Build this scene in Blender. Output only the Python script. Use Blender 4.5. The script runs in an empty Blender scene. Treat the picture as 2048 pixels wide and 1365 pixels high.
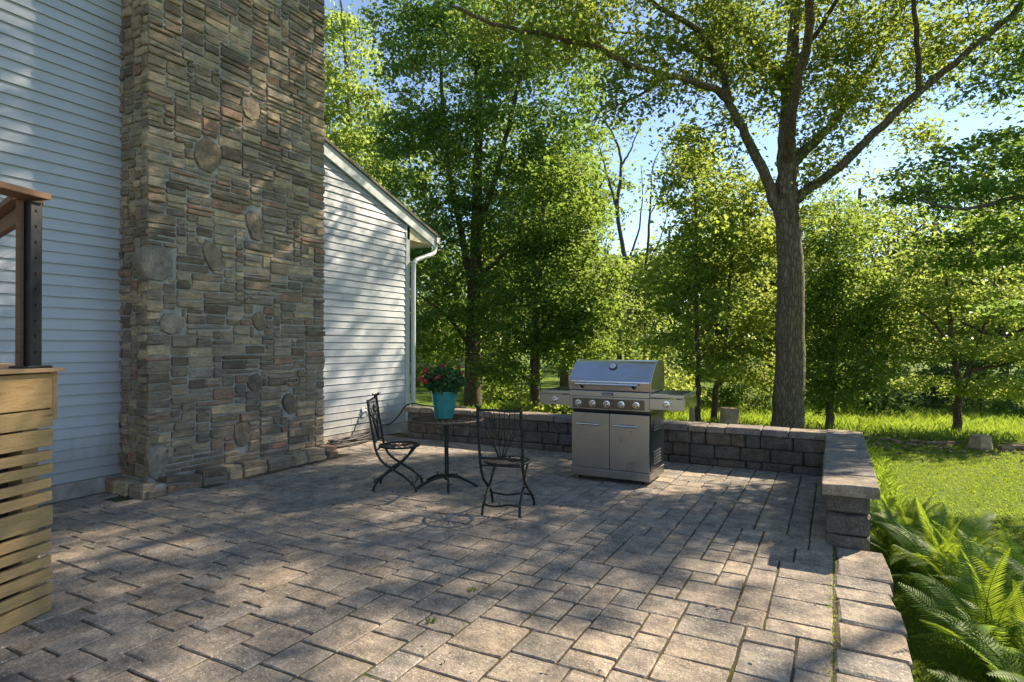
import bpy, bmesh, math, random
import numpy as np
from mathutils import Vector, Matrix, Euler

rnd = random.Random(7)
S = bpy.context.scene
C = S.collection
R_ = math.radians

# ------------------------------------------------------------------ camera, sky, sun, exposure
CAM = Vector((0, 0, 1.5))
YAW = math.atan(646 / 1200)
FX, FY = -math.sin(YAW), math.cos(YAW)
RX, RY = math.cos(YAW), math.sin(YAW)
cd = bpy.data.cameras.new('camera')
cam = bpy.data.objects.new('camera', cd)
C.objects.link(cam)
cam.location = CAM
cam.rotation_euler = (R_(90.26), 0, YAW)
cd.sensor_width = 36
cd.lens = 1200 / 2048 * 36
cd.clip_start = 0.05
cd.clip_end = 2000
S.camera = cam

SUN_AZ, SUN_EL = 31.0, 37.0          # azimuth clockwise from +Y
w = bpy.data.worlds.new('World')
S.world = w
w.use_nodes = True
wn = w.node_tree
bg = wn.nodes['Background']
sky = wn.nodes.new('ShaderNodeTexSky')
sky.sky_type = 'NISHITA'
sky.sun_disc = False
sky.sun_elevation = R_(SUN_EL)
sky.sun_rotation = R_(SUN_AZ)
sky.altitude = 100
sky.air_density = 0.75
sky.dust_density = 0.0
sky.ozone_density = 2.0
wn.links.new(sky.outputs[0], bg.inputs[0])
bg.inputs[1].default_value = 0.10

sd = bpy.data.lights.new('sun', 'SUN')
sd.energy = 4.3
sd.angle = R_(0.8)
sd.color = (1.0, 0.90, 0.76)
sun = bpy.data.objects.new('sun', sd)
C.objects.link(sun)
az, el = R_(SUN_AZ), R_(SUN_EL)
sun.rotation_euler = Vector((math.sin(az) * math.cos(el), math.cos(az) * math.cos(el), math.sin(el))).to_track_quat('Z', 'Y').to_euler()
sun.location = (6, 14, 14)

S.view_settings.view_transform = 'Standard'
S.view_settings.look = 'None'
S.view_settings.exposure = 1.6
S.view_settings.gamma = 1
S.view_settings.use_white_balance = True
S.view_settings.white_balance_temperature = 7300
S.view_settings.white_balance_tint = 11
S.view_settings.use_curve_mapping = False
S.render.engine = 'CYCLES'
S.cycles.use_denoising = True
S.cycles.max_bounces = 7
S.cycles.transparent_max_bounces = 6
S.cycles.diffuse_bounces = 4
S.cycles.sample_clamp_indirect = 6


def at(x, y, d):
    """a point d metres ahead of the viewpoint in the direction of photo position x, y"""
    r = (x - 1024) / 1200 * d
    return Vector((RX * r + FX * d, RY * r + FY * d, 1.5 - (y - 688) / 1200 * d))


# ------------------------------------------------------------------ materials
class NT:
    def __init__(s, name):
        s.m = bpy.data.materials.new(name)
        s.m.use_nodes = True
        s.t = s.m.node_tree
        s.b = s.t.nodes['Principled BSDF']
        s.out = s.t.nodes['Material Output']

    def n(s, typ, **kw):
        nd = s.t.nodes.new(typ)
        for k, v in kw.items():
            setattr(nd, k, v)
        return nd

    def l(s, a, b):
        s.t.links.new(a, b)

    def pos(s, scale=(1, 1, 1)):
        g = s.n('ShaderNodeNewGeometry')
        mp = s.n('ShaderNodeMapping')
        mp.inputs['Scale'].default_value = scale
        s.l(g.outputs['Position'], mp.inputs['Vector'])
        return mp.outputs[0]

    def noise(s, vec, scale, detail=4, rough=0.55, out=0):
        nz = s.n('ShaderNodeTexNoise')
        nz.inputs['Scale'].default_value = scale
        nz.inputs['Detail'].default_value = detail
        nz.inputs['Roughness'].default_value = rough
        s.l(vec, nz.inputs['Vector'])
        return nz.outputs[out]

    def ramp(s, fac, stops, interp='LINEAR'):
        r = s.n('ShaderNodeValToRGB')
        r.color_ramp.interpolation = interp
        e = r.color_ramp.elements
        while len(e) < len(stops):
            e.new(0.5)
        for i, (p, c) in enumerate(stops):
            e[i].position = p
            e[i].color = (*c, 1) if len(c) == 3 else c
        s.l(fac, r.inputs[0])
        return r.outputs[0]

    def mix(s, a, b, fac, mode='MIX'):
        m = s.n('ShaderNodeMix', data_type='RGBA', blend_type=mode)
        for sock, v in ((m.inputs[6], a), (m.inputs[7], b)):
            if isinstance(v, tuple):
                sock.default_value = (*v, 1)
            else:
                s.l(v, sock)
        if isinstance(fac, (int, float)):
            m.inputs[0].default_value = fac
        else:
            s.l(fac, m.inputs[0])
        return m.outputs[2]

    def math(s, op, a, b=0.0):
        m = s.n('ShaderNodeMath', operation=op)
        for i, v in enumerate((a, b)):
            if isinstance(v, (int, float)):
                m.inputs[i].default_value = v
            else:
                s.l(v, m.inputs[i])
        return m.outputs[0]

    def rand(s):
        oi = s.n('ShaderNodeObjectInfo')
        g = s.n('ShaderNodeNewGeometry')
        a = s.math('ADD', oi.outputs['Random'], g.outputs['Random Per Island'])
        return s.math('FRACT', a)

    def bump(s, h, strength, dist=0.01):
        b = s.n('ShaderNodeBump')
        b.inputs['Strength'].default_value = strength
        b.inputs['Distance'].default_value = dist
        s.l(h, b.inputs['Height'])
        s.l(b.outputs[0], s.b.inputs['Normal'])

    def set(s, color=None, rough=None, metal=None, spec=None):
        if color is not None:
            if isinstance(color, tuple):
                s.b.inputs['Base Color'].default_value = (*color, 1)
            else:
                s.l(color, s.b.inputs['Base Color'])
        if rough is not None:
            if isinstance(rough, (int, float)):
                s.b.inputs['Roughness'].default_value = rough
            else:
                s.l(rough, s.b.inputs['Roughness'])
        if metal is not None:
            s.b.inputs['Metallic'].default_value = metal
        if spec is not None:
            s.b.inputs['Specular IOR Level'].default_value = spec
        return s.m


def simple(name, color, rough=0.6, metal=0.0, var=0.25, scale=8.0, bump=0.0, bscale=60.0, spec=0.4):
    t = NT(name)
    p = t.pos()
    n = t.noise(p, scale, 5)
    c = t.ramp(n, [(0.3, tuple(x * (1 - var) for x in color)), (0.7, tuple(min(1, x * (1 + var)) for x in color))])
    if bump:
        t.bump(t.noise(p, bscale, 4), bump, 0.005)
    return t.set(c, rough, metal, spec)


def stone_mat(name, palette, bump=0.9, speck=0.0, strat=(1, 1, 1), gain=1.0, rust=0.0, stain=0.0):
    t = NT(name)
    p = t.pos(strat)
    r = t.rand()
    k = len(palette)
    base = t.ramp(r, [(i / k, (c[0] * gain * 1.01, c[1] * gain * .98, c[2] * gain * 0.95)) for i, c in enumerate(palette)], 'CONSTANT')
    n1 = t.noise(p, 9, 6, 0.65)
    n2 = t.noise(p, 45, 5, 0.6)
    c = t.mix(base, t.ramp(n1, [(0.3, (0.42, 0.42, 0.42)), (0.72, (1.45, 1.4, 1.3))]), 0.75, 'MULTIPLY')
    c = t.mix(c, t.ramp(n2, [(0.35, (0.65, 0.65, 0.66)), (0.7, (1.25, 1.25, 1.25))]), 0.6, 'MULTIPLY')
    big = t.noise(t.pos(), 1.3, 4, 0.6)
    c = t.mix(c, t.ramp(big, [(0.35, (0.72, 0.74, 0.78)), (0.65, (1.12, 1.08, 1.0))]), 0.8, 'MULTIPLY')
    if stain:
        sn = t.noise(t.pos(), 4.2, 6, 0.7)
        c = t.mix(c, t.ramp(sn, [(0.36, (0.62, 0.63, 0.65)), (0.56, (1.08, 1.06, 1.02))]), stain, 'MULTIPLY')
    if rust:
        rs = t.ramp(t.noise(t.pos((1, 1, 1.6)), 3.0, 5, 0.65), [(0.56, (0, 0, 0)), (0.74, (1, 1, 1))])
        c = t.mix(c, (0.30, 0.165, 0.08), t.math('MULTIPLY', rs, rust))
    if speck:
        v = t.n('ShaderNodeTexVoronoi')
        v.inputs['Scale'].default_value = 150
        t.l(t.pos(), v.inputs['Vector'])
        sp = t.ramp(v.outputs['Color'], [(0.78, (0, 0, 0)), (0.9, (1, 1, 1))])
        c = t.mix(c, (0.55, 0.5, 0.44), t.math('MULTIPLY', sp, speck))
    h = t.math('ADD', t.math('MULTIPLY', n1, 0.8), t.math('MULTIPLY', n2, 0.35))
    h = t.math('ADD', h, t.math('MULTIPLY', t.noise(t.pos(), 150, 3), 0.12))
    t.bump(h, bump, 0.025)
    return t.set(c, 0.88, 0, 0.25)


def leaf_mat(name, dark, light, trans, tfac=0.5):
    t = NT(name)
    g = t.n('ShaderNodeNewGeometry')
    r = g.outputs['Random Per Island']
    col = t.ramp(r, [(0.0, dark), (0.75, light), (1.0, tuple(min(1, a * 1.25) for a in light))])
    tc = t.ramp(r, [(0.0, tuple(a * 0.7 for a in trans)), (1.0, trans)])
    oi = t.n('ShaderNodeObjectInfo')
    tint = t.ramp(oi.outputs['Random'], [(0.0, (0.88, 1.0, 1.05)), (0.5, (0.96, 1.0, 1.0)), (1.0, (1.05, 1.02, 0.95))])
    col = t.mix(col, tint, 1.0, 'MULTIPLY')
    tc = t.mix(tc, tint, 1.0, 'MULTIPLY')
    t.set(col, 0.55, 0, 0.2)
    tr = t.n('ShaderNodeBsdfTranslucent')
    t.l(tc, tr.inputs['Color'])
    mx = t.n('ShaderNodeMixShader')
    mx.inputs[0].default_value = tfac
    t.l(t.b.outputs[0], mx.inputs[1])
    t.l(tr.outputs[0], mx.inputs[2])
    t.l(mx.outputs[0], t.out.inputs['Surface'])
    return t.m


def bark_mat(name, a, b, scale=14.0):
    t = NT(name)
    p = t.pos((1, 1, 0.27))
    v = t.n('ShaderNodeTexVoronoi', feature='DISTANCE_TO_EDGE')
    v.inputs['Scale'].default_value = scale * 1.6
    nz = t.noise(p, scale, 6, 0.7)
    wv = t.mix(p, t.noise(p, scale * 0.6, 3, 0.6, 1), 0.12)
    t.l(wv, v.inputs['Vector'])
    edge = t.ramp(v.outputs['Distance'], [(0.0, (0, 0, 0)), (0.18, (1, 1, 1))])
    c = t.ramp(nz, [(0.3, a), (0.7, b)])
    c = t.mix(c, t.mix((0.5, 0.47, 0.45), (1, 1, 1), edge), 0.8, 'MULTIPLY')
    moss = t.ramp(t.noise(t.pos(), 2.2, 4), [(0.55, (0, 0, 0)), (0.75, (1, 1, 1))])
    c = t.mix(c, (0.11, 0.12, 0.055), t.math('MULTIPLY', moss, 0.45))
    t.bump(t.math('ADD', t.math('MULTIPLY', edge, 0.6), nz), 1.0, 0.03)
    return t.set(c, 0.95, 0, 0.15)


def wood_mat(name, a, b, knot, axis_scale, bump=0.25):
    t = NT(name)
    p = t.pos(axis_scale)
    g = t.n('ShaderNodeObjectInfo')
    off = t.n('ShaderNodeVectorMath', operation='ADD')
    t.l(p, off.inputs[0])
    cm = t.n('ShaderNodeCombineXYZ')
    t.l(t.math('MULTIPLY', g.outputs['Random'], 13.0), cm.inputs[0])
    t.l(t.math('MULTIPLY', g.outputs['Random'], 37.0), cm.inputs[2])
    t.l(cm.outputs[0], off.inputs[1])
    n = t.noise(off.outputs[0], 5.0, 6, 0.6)
    rings = t.math('SINE', t.math('MULTIPLY', n, 62.0))
    c = t.ramp(n, [(0.25, a), (0.75, b)])
    c = t.mix(c, t.ramp(t.math('ADD', t.math('MULTIPLY', rings, 0.5), 0.5), [(0.0, (0.80, 0.76, 0.70)), (0.5, (1, 1, 1))]), 0.8, 'MULTIPLY')
    v = t.n('ShaderNodeTexVoronoi')
    v.inputs['Scale'].default_value = 1.1
    t.l(off.outputs[0], v.inputs['Vector'])
    kn = t.ramp(v.outputs['Distance'], [(0.05, (1, 1, 1)), (0.13, (0, 0, 0))])
    c = t.mix(c, knot, t.math('MULTIPLY', kn, 0.8))
    c = t.mix(c, t.ramp(g.outputs['Random'], [(0, (0.82, 0.86, 0.80)), (1, (1.15, 1.05, 0.95))]), 0.8, 'MULTIPLY')
    t.bump(rings, bump, 0.002)
    return t.set(c, 0.75, 0, 0.3)


M = {}
M['stone'] = stone_mat('chimney_stone', [(0.20, 0.165, 0.12), (0.29, 0.245, 0.18), (0.14, 0.115, 0.085), (0.35, 0.29, 0.205), (0.225, 0.185, 0.14),
                                         (0.165, 0.145, 0.12), (0.25, 0.165, 0.12), (0.25, 0.225, 0.18), (0.19, 0.165, 0.125), (0.33, 0.27, 0.19), (0.21, 0.175, 0.135)], 1.0, 0, (1, 1, 2.6), 1.3, 0.3)
M['boulder'] = stone_mat('boulder_stone', [(0.33, 0.30, 0.25), (0.27, 0.25, 0.21), (0.24, 0.20, 0.15), (0.21, 0.175, 0.13)], 0.9, 0, (1, 1, 1), 1.0, 0.25)
M['mortar'] = simple('mortar', (0.32, 0.305, 0.27), 0.95, 0, 0.25, 14, 0.8, 90, 0.1)
M['paver'] = stone_mat('paver_concrete', [(0.212, 0.192, 0.168), (0.228, 0.204, 0.176), (0.192, 0.180, 0.164), (0.222, 0.194, 0.162), (0.205, 0.188, 0.168),
                                          (0.178, 0.168, 0.154), (0.232, 0.206, 0.174), (0.198, 0.190, 0.178), (0.214, 0.196, 0.172)], 0.8, 0.7, (1.0, 1.0, 1.0), 1.5, 0.10, 0.9)
M['block'] = stone_mat('wall_block', [(0.155, 0.14, 0.12), (0.18, 0.165, 0.145), (0.135, 0.125, 0.115), (0.165, 0.14, 0.11), (0.15, 0.145, 0.14)], 1.0, 0.25, (1, 1, 1), 0.85)
M['cap'] = stone_mat('wall_cap', [(0.26, 0.23, 0.195), (0.235, 0.21, 0.185), (0.28, 0.245, 0.20), (0.22, 0.205, 0.19)], 0.7, 0.5, (1, 1, 1), 0.95)
M['core'] = simple('wall_core', (0.045, 0.042, 0.038), 0.95, 0, 0.3, 20, 0.5)

t = NT('joint_sand')
p = t.pos()
c = t.ramp(t.noise(p, 30, 5), [(0.3, (0.045, 0.04, 0.03)), (0.7, (0.12, 0.10, 0.07))])
c = t.mix(c, (0.10, 0.10, 0.03), t.ramp(t.noise(p, 3.5, 4), [(0.52, (0, 0, 0)), (0.66, (1, 1, 1))]))
t.bump(t.noise(p, 120, 4), 1.0, 0.01)
M['sand'] = t.set(c, 0.95, 0, 0.1)

t = NT('vinyl_siding')
p = t.pos((0.6, 0.25, 3))
c = t.ramp(t.noise(p, 3, 4), [(0.3, (0.335, 0.365, 0.385)), (0.7, (0.385, 0.41, 0.425))])
c = t.mix(c, (0.30, 0.34, 0.30), t.math('MULTIPLY', t.ramp(t.noise(t.pos((1, 1, 0.5)), 1.4, 5), [(0.5, (0, 0, 0)), (0.75, (1, 1, 1))]), 0.35))
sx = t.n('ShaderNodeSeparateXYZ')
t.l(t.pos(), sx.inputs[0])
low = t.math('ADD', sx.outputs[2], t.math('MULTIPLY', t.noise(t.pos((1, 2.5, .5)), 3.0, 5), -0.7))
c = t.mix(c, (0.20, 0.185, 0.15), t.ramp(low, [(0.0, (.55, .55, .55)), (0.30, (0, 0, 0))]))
t.bump(t.noise(t.pos((1, 0.6, 8)), 20, 3), 0.06, 0.004)
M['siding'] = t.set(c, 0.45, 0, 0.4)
M['trim'] = simple('white_trim', (0.42, 0.46, 0.45), 0.5, 0, 0.06, 3)
M['soffit'] = simple('soffit_vinyl', (0.62, 0.56, 0.36), 0.6, 0, 0.08, 3)
M['gutter'] = simple('gutter_metal', (0.46, 0.50, 0.49), 0.35, 0, 0.05, 5)
M['shingle'] = simple('roof_shingle', (0.11, 0.10, 0.075), 0.9, 0, 0.4, 25, 0.6)
M['foundation'] = simple('foundation_parging', (0.27, 0.245, 0.21), 0.95, 0, 0.35, 7, 0.8, 40)
M['deck'] = wood_mat('deck_pine', (0.28, 0.19, 0.09), (0.40, 0.29, 0.145), (0.16, 0.08, 0.03), (2.2, 0.6, 11.0))
M['deckcap'] = wood_mat('deck_cap_wood', (0.30, 0.20, 0.11), (0.38, 0.27, 0.16), (0.14, 0.08, 0.04), (1, 1, 7))
M['rail'] = wood_mat('brown_rail', (0.12, 0.066, 0.042), (0.165, 0.096, 0.062), (0.09, 0.045, 0.025), (2, 2, 9))
M['blackmetal'] = simple('black_metal', (0.016, 0.016, 0.017), 0.45, 0.3, 0.3, 20, 0.1, 80)
M['iron'] = simple('dark_green_iron', (0.018, 0.024, 0.022), 0.5, 0.4, 0.5, 30, 0.5, 120)
M['ironbrown'] = simple('brown_iron', (0.10, 0.078, 0.055), 0.55, 0.3, 0.4, 30, 0.5, 120)
M['hose'] = simple('black_rubber', (0.022, 0.022, 0.022), 0.55, 0, 0.3, 15)


def steel(name, col=0.52, rough=0.3, scale=(1, 1, 160)):
    t = NT(name)
    n = t.noise(t.pos(scale), 3.0, 4, 0.7)
    big = t.noise(t.pos(), 5, 4, 0.6)
    c = t.ramp(n, [(0.3, (col * 0.88, col * 0.88, col * 0.90)), (0.7, (col * 1.06, col * 1.05, col * 1.04))])
    c = t.mix(c, t.ramp(big, [(0.35, (0.9, 0.89, 0.87)), (0.65, (1, 1, 1))]), 0.8, 'MULTIPLY')
    r = t.ramp(big, [(0.3, (rough * 1.25,) * 3), (0.7, (rough * 0.85,) * 3)])
    t.bump(n, 0.22, 0.001)
    t.b.inputs['Anisotropic'].default_value = 0.5
    return t.set(c, r, 1.0)


M['steel'] = steel('brushed_steel', 0.42, 0.30)
M['steellid'] = steel('lid_steel', 0.62, 0.2)
M['chrome'] = simple('chrome', (0.6, 0.6, 0.6), 0.18, 1.0, 0.05)
M['darksteel'] = simple('charcoal_enamel', (0.028, 0.032, 0.036), 0.28, 0.4, 0.2, 5)
M['panel'] = steel('dark_panel_steel', 0.16, 0.22)
M['badge'] = simple('badge_black', (0.012, 0.012, 0.014), 0.35)
M['badgetext'] = simple('badge_letter', (0.55, 0.55, 0.55), 0.35)
M['gauge'] = simple('gauge_face', (0.55, 0.57, 0.58), 0.3)
t = NT('teal_glaze')
c = t.ramp(t.noise(t.pos((1, 1, 2)), 14, 5), [(0.3, (0.010, 0.155, 0.165)), (0.7, (0.02, 0.215, 0.215))])
M['teal'] = t.set(c, 0.28, 0, 0.5)
M['soil'] = simple('potting_soil', (0.03, 0.022, 0.015), 0.95, 0, 0.4, 40, 1.0)
M['petal'] = simple('red_petal', (0.26, 0.006, 0.012), 0.55, 0, 0.3, 30)
M['petaleye'] = simple('yellow_flower_eye', (0.6, 0.35, 0.03), 0.6)
M['potleaf'] = leaf_mat('pot_leaf', (0.018, 0.055, 0.022), (0.045, 0.115, 0.035), (0.10, 0.22, 0.04), 0.3)

M['leaf_maple'] = leaf_mat('maple_leaf', (0.050, 0.090, 0.016), (0.105, 0.155, 0.028), (0.42, 0.53, 0.09), 0.52)
M['leaf_dark'] = leaf_mat('dark_leaf', (0.036, 0.080, 0.018), (0.080, 0.140, 0.028), (0.35, 0.49, 0.08), 0.5)
M['leaf_light'] = leaf_mat('light_leaf', (0.065, 0.110, 0.020), (0.14, 0.20, 0.04), (0.50, 0.60, 0.11), 0.53)
M['leaf_deep'] = leaf_mat('deep_leaf', (0.020, 0.050, 0.016), (0.045, 0.090, 0.024), (0.13, 0.24, 0.04), 0.4)
M['fern'] = leaf_mat('fern_leaf', (0.05, 0.12, 0.018), (0.11, 0.20, 0.035), (0.44, 0.58, 0.05), 0.48)
M['fernbrown'] = leaf_mat('fern_yellowed', (0.10, 0.11, 0.025), (0.17, 0.14, 0.045), (0.40, 0.36, 0.07), 0.4)
M['grass'] = leaf_mat('lawn_grass', (0.085, 0.150, 0.018), (0.115, 0.185, 0.026), (0.42, 0.54, 0.05), 0.45)
M['meadow'] = leaf_mat('meadow_grass', (0.055, 0.115, 0.020), (0.125, 0.19, 0.040), (0.42, 0.55, 0.06), 0.48)
M['bark'] = bark_mat('maple_bark', (0.13, 0.10, 0.068), (0.235, 0.185, 0.128))
M['bark2'] = bark_mat('dark_bark', (0.09, 0.068, 0.046), (0.17, 0.13, 0.09))
M['barkgrey'] = bark_mat('grey_bark', (0.12, 0.11, 0.095), (0.20, 0.185, 0.16))
M['cutwood'] = simple('cut_wood', (0.36, 0.27, 0.16), 0.9, 0, 0.35, 12, 0.5)
M['chip'] = simple('wood_chip', (0.22, 0.155, 0.10), 0.95, 0, 0.5, 9, 0.5)

t = NT('lawn_soil')
p = t.pos()
c = t.ramp(t.noise(p, 2.5, 6, 0.65), [(0.3, (0.075, 0.13, 0.016)), (0.55, (0.11, 0.17, 0.024)), (0.8, (0.15, 0.19, 0.04))])
c = t.mix(c, (0.10, 0.075, 0.045), t.math('MULTIPLY', t.ramp(t.noise(p, 0.7, 5), [(0.55, (0, 0, 0)), (0.75, (1, 1, 1))]), 0.3))
t.bump(t.noise(p, 60, 5), 1.0, 0.02)
M['lawn'] = t.set(c, 0.95, 0, 0.1)
M['whitewall'] = simple('neighbour_wall', (0.62, 0.62, 0.60), 0.7, 0, 0.05, 2)
M['tanroof'] = simple('neighbour_roof', (0.24, 0.185, 0.14), 0.9, 0, 0.2, 6)
M['window'] = simple('window_glass', (0.03, 0.035, 0.04), 0.1)


# ------------------------------------------------------------------ mesh helpers
class MB:
    def __init__(s):
        s.v, s.f = [], []

    def add(s, vs, fs):
        o = len(s.v)
        s.v.extend([tuple(v) for v in vs])
        s.f.extend([tuple(i + o for i in f) for f in fs])
        return s

    def box(s, a, b):
        x0, y0, z0 = a
        x1, y1, z1 = b
        return s.add([(x0, y0, z0), (x1, y0, z0), (x1, y1, z0), (x0, y1, z0), (x0, y0, z1), (x1, y0, z1), (x1, y1, z1), (x0, y1, z1)],
                     [(0, 3, 2, 1), (4, 5, 6, 7), (0, 1, 5, 4), (1, 2, 6, 5), (2, 3, 7, 6), (3, 0, 4, 7)])

    def prism(s, poly, axis_vec):
        """closed prism: poly is a list of 3D points, extruded by axis_vec"""
        n = len(poly)
        av = Vector(axis_vec)
        a = [Vector(p) for p in poly]
        vs = a + [p + av for p in a]
        nrm = Vector((0, 0, 0))
        for i in range(n):
            nrm += a[i].cross(a[(i + 1) % n])
        fs = [tuple(range(n)), tuple(range(2 * n - 1, n - 1, -1))]
        fs += [(i, i + n, (i + 1) % n + n, (i + 1) % n) for i in range(n)]
        if nrm.dot(av) > 0:
            fs = [tuple(reversed(f)) for f in fs]
        return s.add(vs, fs)

    def tube(s, path, rad, n=8, cap=True):
        path = [Vector(p) for p in path]
        if isinstance(rad, (int, float)):
            rad = [rad] * len(path)
        vs, fs = [], []
        up = None
        for i, p in enumerate(path):
            t = (path[min(i + 1, len(path) - 1)] - path[max(i - 1, 0)])
            if t.length < 1e-9:
                t = Vector((0, 0, 1))
            t.normalize()
            if up is None:
                up = Vector((0, 0, 1)) if abs(t.z) < 0.9 else Vector((1, 0, 0))
            a = t.cross(up)
            if a.length < 1e-6:
                a = t.cross(Vector((0, 1, 0)))
            a.normalize()
            b = a.cross(t)
            b.normalize()
            up = b
            for k in range(n):
                an = 2 * math.pi * k / n
                vs.append(p + a * (math.cos(an) * rad[i]) + b * (math.sin(an) * rad[i]))
        for i in range(len(path) - 1):
            for k in range(n):
                k2 = (k + 1) % n
                fs.append((i * n + k, i * n + k2, (i + 1) * n + k2, (i + 1) * n + k))
        if cap:
            fs.append(tuple(range(n - 1, -1, -1)))
            o = (len(path) - 1) * n
            fs.append(tuple(o + k for k in range(n)))
        return s.add(vs, fs)

    def lathe(s, prof, n=24, center=(0, 0, 0)):
        vs, fs = [], []
        for r, z in prof:
            for k in range(n):
                an = 2 * math.pi * k / n
                vs.append((center[0] + r * math.cos(an), center[1] + r * math.sin(an), center[2] + z))
        for i in range(len(prof) - 1):
            for k in range(n):
                k2 = (k + 1) % n
                fs.append((i * n + k, i * n + k2, (i + 1) * n + k2, (i + 1) * n + k))
        fs.append(tuple(range(n - 1, -1, -1)))
        o = (len(prof) - 1) * n
        fs.append(tuple(o + k for k in range(n)))
        return s.add(vs, fs)

    def xform(s, mat):
        s.v = [tuple(mat @ Vector(v)) for v in s.v]
        return s

    def mesh(s, name):
        me = bpy.data.meshes.new(name)
        me.from_pydata(s.v, [], s.f)
        me.update()
        return me


ABS = {}


def obj(name, mesh, mat=None, parent=None, loc=None, rot=None, smooth=False, bevel=0):
    """one mesh object. With a parent and loc None the mesh is in world coordinates."""
    if isinstance(mesh, MB):
        mesh = mesh.mesh(name)
    if mat is not None and not mesh.materials:
        mesh.materials.append(M[mat])
    if smooth:
        mesh.polygons.foreach_set('use_smooth', [True] * len(mesh.polygons))
    o = bpy.data.objects.new(name, mesh)
    C.objects.link(o)
    if parent is not None:
        o.parent = parent
        if loc is None:
            o.location = -ABS[parent.name]
        else:
            o.location = loc
    elif loc is not None:
        o.location = loc
    if rot is not None:
        o.rotation_euler = rot
    if bevel:
        b = o.modifiers.new('bevel', 'BEVEL')
        b.width = bevel
        b.segments = 2
        b.limit_method = 'ANGLE'
    ABS[o.name] = Vector(o.location) + (ABS[parent.name] if parent is not None else Vector())
    return o


def thing(name, label, cat, loc=(0, 0, 0), rotz=0.0, group=None):
    o = bpy.data.objects.new(name, None)
    o.empty_display_size = 0.1
    C.objects.link(o)
    o.location = loc
    o.rotation_euler = (0, 0, rotz)
    ABS[o.name] = Vector(loc)
    tag(o, label, cat, group)
    return o


def tag(o, label, cat, group=None):
    o['label'] = label
    o['category'] = cat
    if group:
        o['group'] = group
    return o


def kind(o, k):
    o['kind'] = k
    return o


def catmull(pts, sub=4):
    pts = [Vector(p) for p in pts]
    q = [pts[0] * 2 - pts[1]] + pts + [pts[-1] * 2 - pts[-2]]
    out = []
    for i in range(1, len(q) - 2):
        p0, p1, p2, p3 = q[i - 1], q[i], q[i + 1], q[i + 2]
        for k in range(sub):
            u = k / sub
            out.append(0.5 * ((2 * p1) + (p2 - p0) * u + (2 * p0 - 5 * p1 + 4 * p2 - p3) * u * u + (3 * p1 - p0 - 3 * p2 + p3) * u ** 3))
    out.append(pts[-1])
    return out


def slab(w_, h_, depth, rnd, r=0.012, jit=0.004, nx=4, ny=4, relief=0.006, taper=0.0):
    """a stone face: lies in local XY, front towards +Z, centre at the origin; rounded uneven outline"""
    m = MB()
    xs = [-w_ / 2] + [(-w_ / 2 + r) + (w_ - 2 * r) * i / (nx - 3) for i in range(nx - 2)] + [w_ / 2]
    ys = [-h_ / 2] + [(-h_ / 2 + r) + (h_ - 2 * r) * i / (ny - 3) for i in range(ny - 2)] + [h_ / 2]
    g = {}
    vs = []
    tx, ty = rnd.uniform(-1, 1) * relief, rnd.uniform(-1, 1) * relief
    for j in range(ny):
        for i in range(nx):
            x, y = xs[i], ys[j]
            ex, ey = i in (0, nx - 1), j in (0, ny - 1)
            z = rnd.uniform(-1, 1) * relief + tx * x / w_ * 2 + ty * y / h_ * 2
            if ex or ey:
                z = -r * 0.75 + rnd.uniform(-0.2, 0.2) * r
                x += rnd.uniform(-1, 0.4) * jit * (1 if x > 0 else -1)
                y += rnd.uniform(-1, 0.4) * jit * (1 if y > 0 else -1)
            if ex and ey:
                x -= math.copysign(r * 0.5, x)
                y -= math.copysign(r * 0.5, y)
                z -= r * 0.3
            g[i, j] = len(vs)
            vs.append((x, y, z))
    fs = [(g[i, j], g[i + 1, j], g[i + 1, j + 1], g[i, j + 1]) for j in range(ny - 1) for i in range(nx - 1)]
    ring = [(i, 0) for i in range(nx)] + [(nx - 1, j) for j in range(1, ny)] + [(i, ny - 1) for i in range(nx - 2, -1, -1)] + [(0, j) for j in range(ny - 2, 0, -1)]
    b0 = len(vs)
    for q in ring:
        x, y, z = vs[g[q]]
        vs.append((x * (1 - taper), y * (1 - taper), -depth))
    n = len(ring)
    for k in range(n):
        k2 = (k + 1) % n
        fs.append((g[ring[k]], b0 + k, b0 + k2, g[ring[k2]]))
    return m.add(vs, fs)


def boulder(w_, h_, depth, rnd, n=10, bulge=0.03, e=0.72):
    """an irregular rounded field stone in local XY, front +Z"""
    m = MB()
    vs, fs = [], []
    rad = [rnd.uniform(0.84, 1.08) for _ in range(n)]
    for lev, (s_, z) in enumerate(((1.0, -depth), (1.0, -0.012), (0.93, bulge * 0.75), (0.55, bulge))):
        for k in range(n):
            a = 2 * math.pi * k / n
            cx_ = math.copysign(abs(math.cos(a)) ** e, math.cos(a)) * w_ / 2
            sy_ = math.copysign(abs(math.sin(a)) ** e, math.sin(a)) * h_ / 2
            vs.append((cx_ * rad[k] * s_, sy_ * rad[k] * s_, z + (rnd.uniform(-1, 1) * 0.006 if lev > 1 else 0)))
    for l in range(3):
        for k in range(n):
            k2 = (k + 1) % n
            fs.append((l * n + k, l * n + k2, (l + 1) * n + k2, (l + 1) * n + k))
    vs.append((0, 0, bulge * 1.05))
    for k in range(n):
        fs.append((3 * n + k, 3 * n + (k + 1) % n, 4 * n))
    return m.add(vs, fs)


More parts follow.
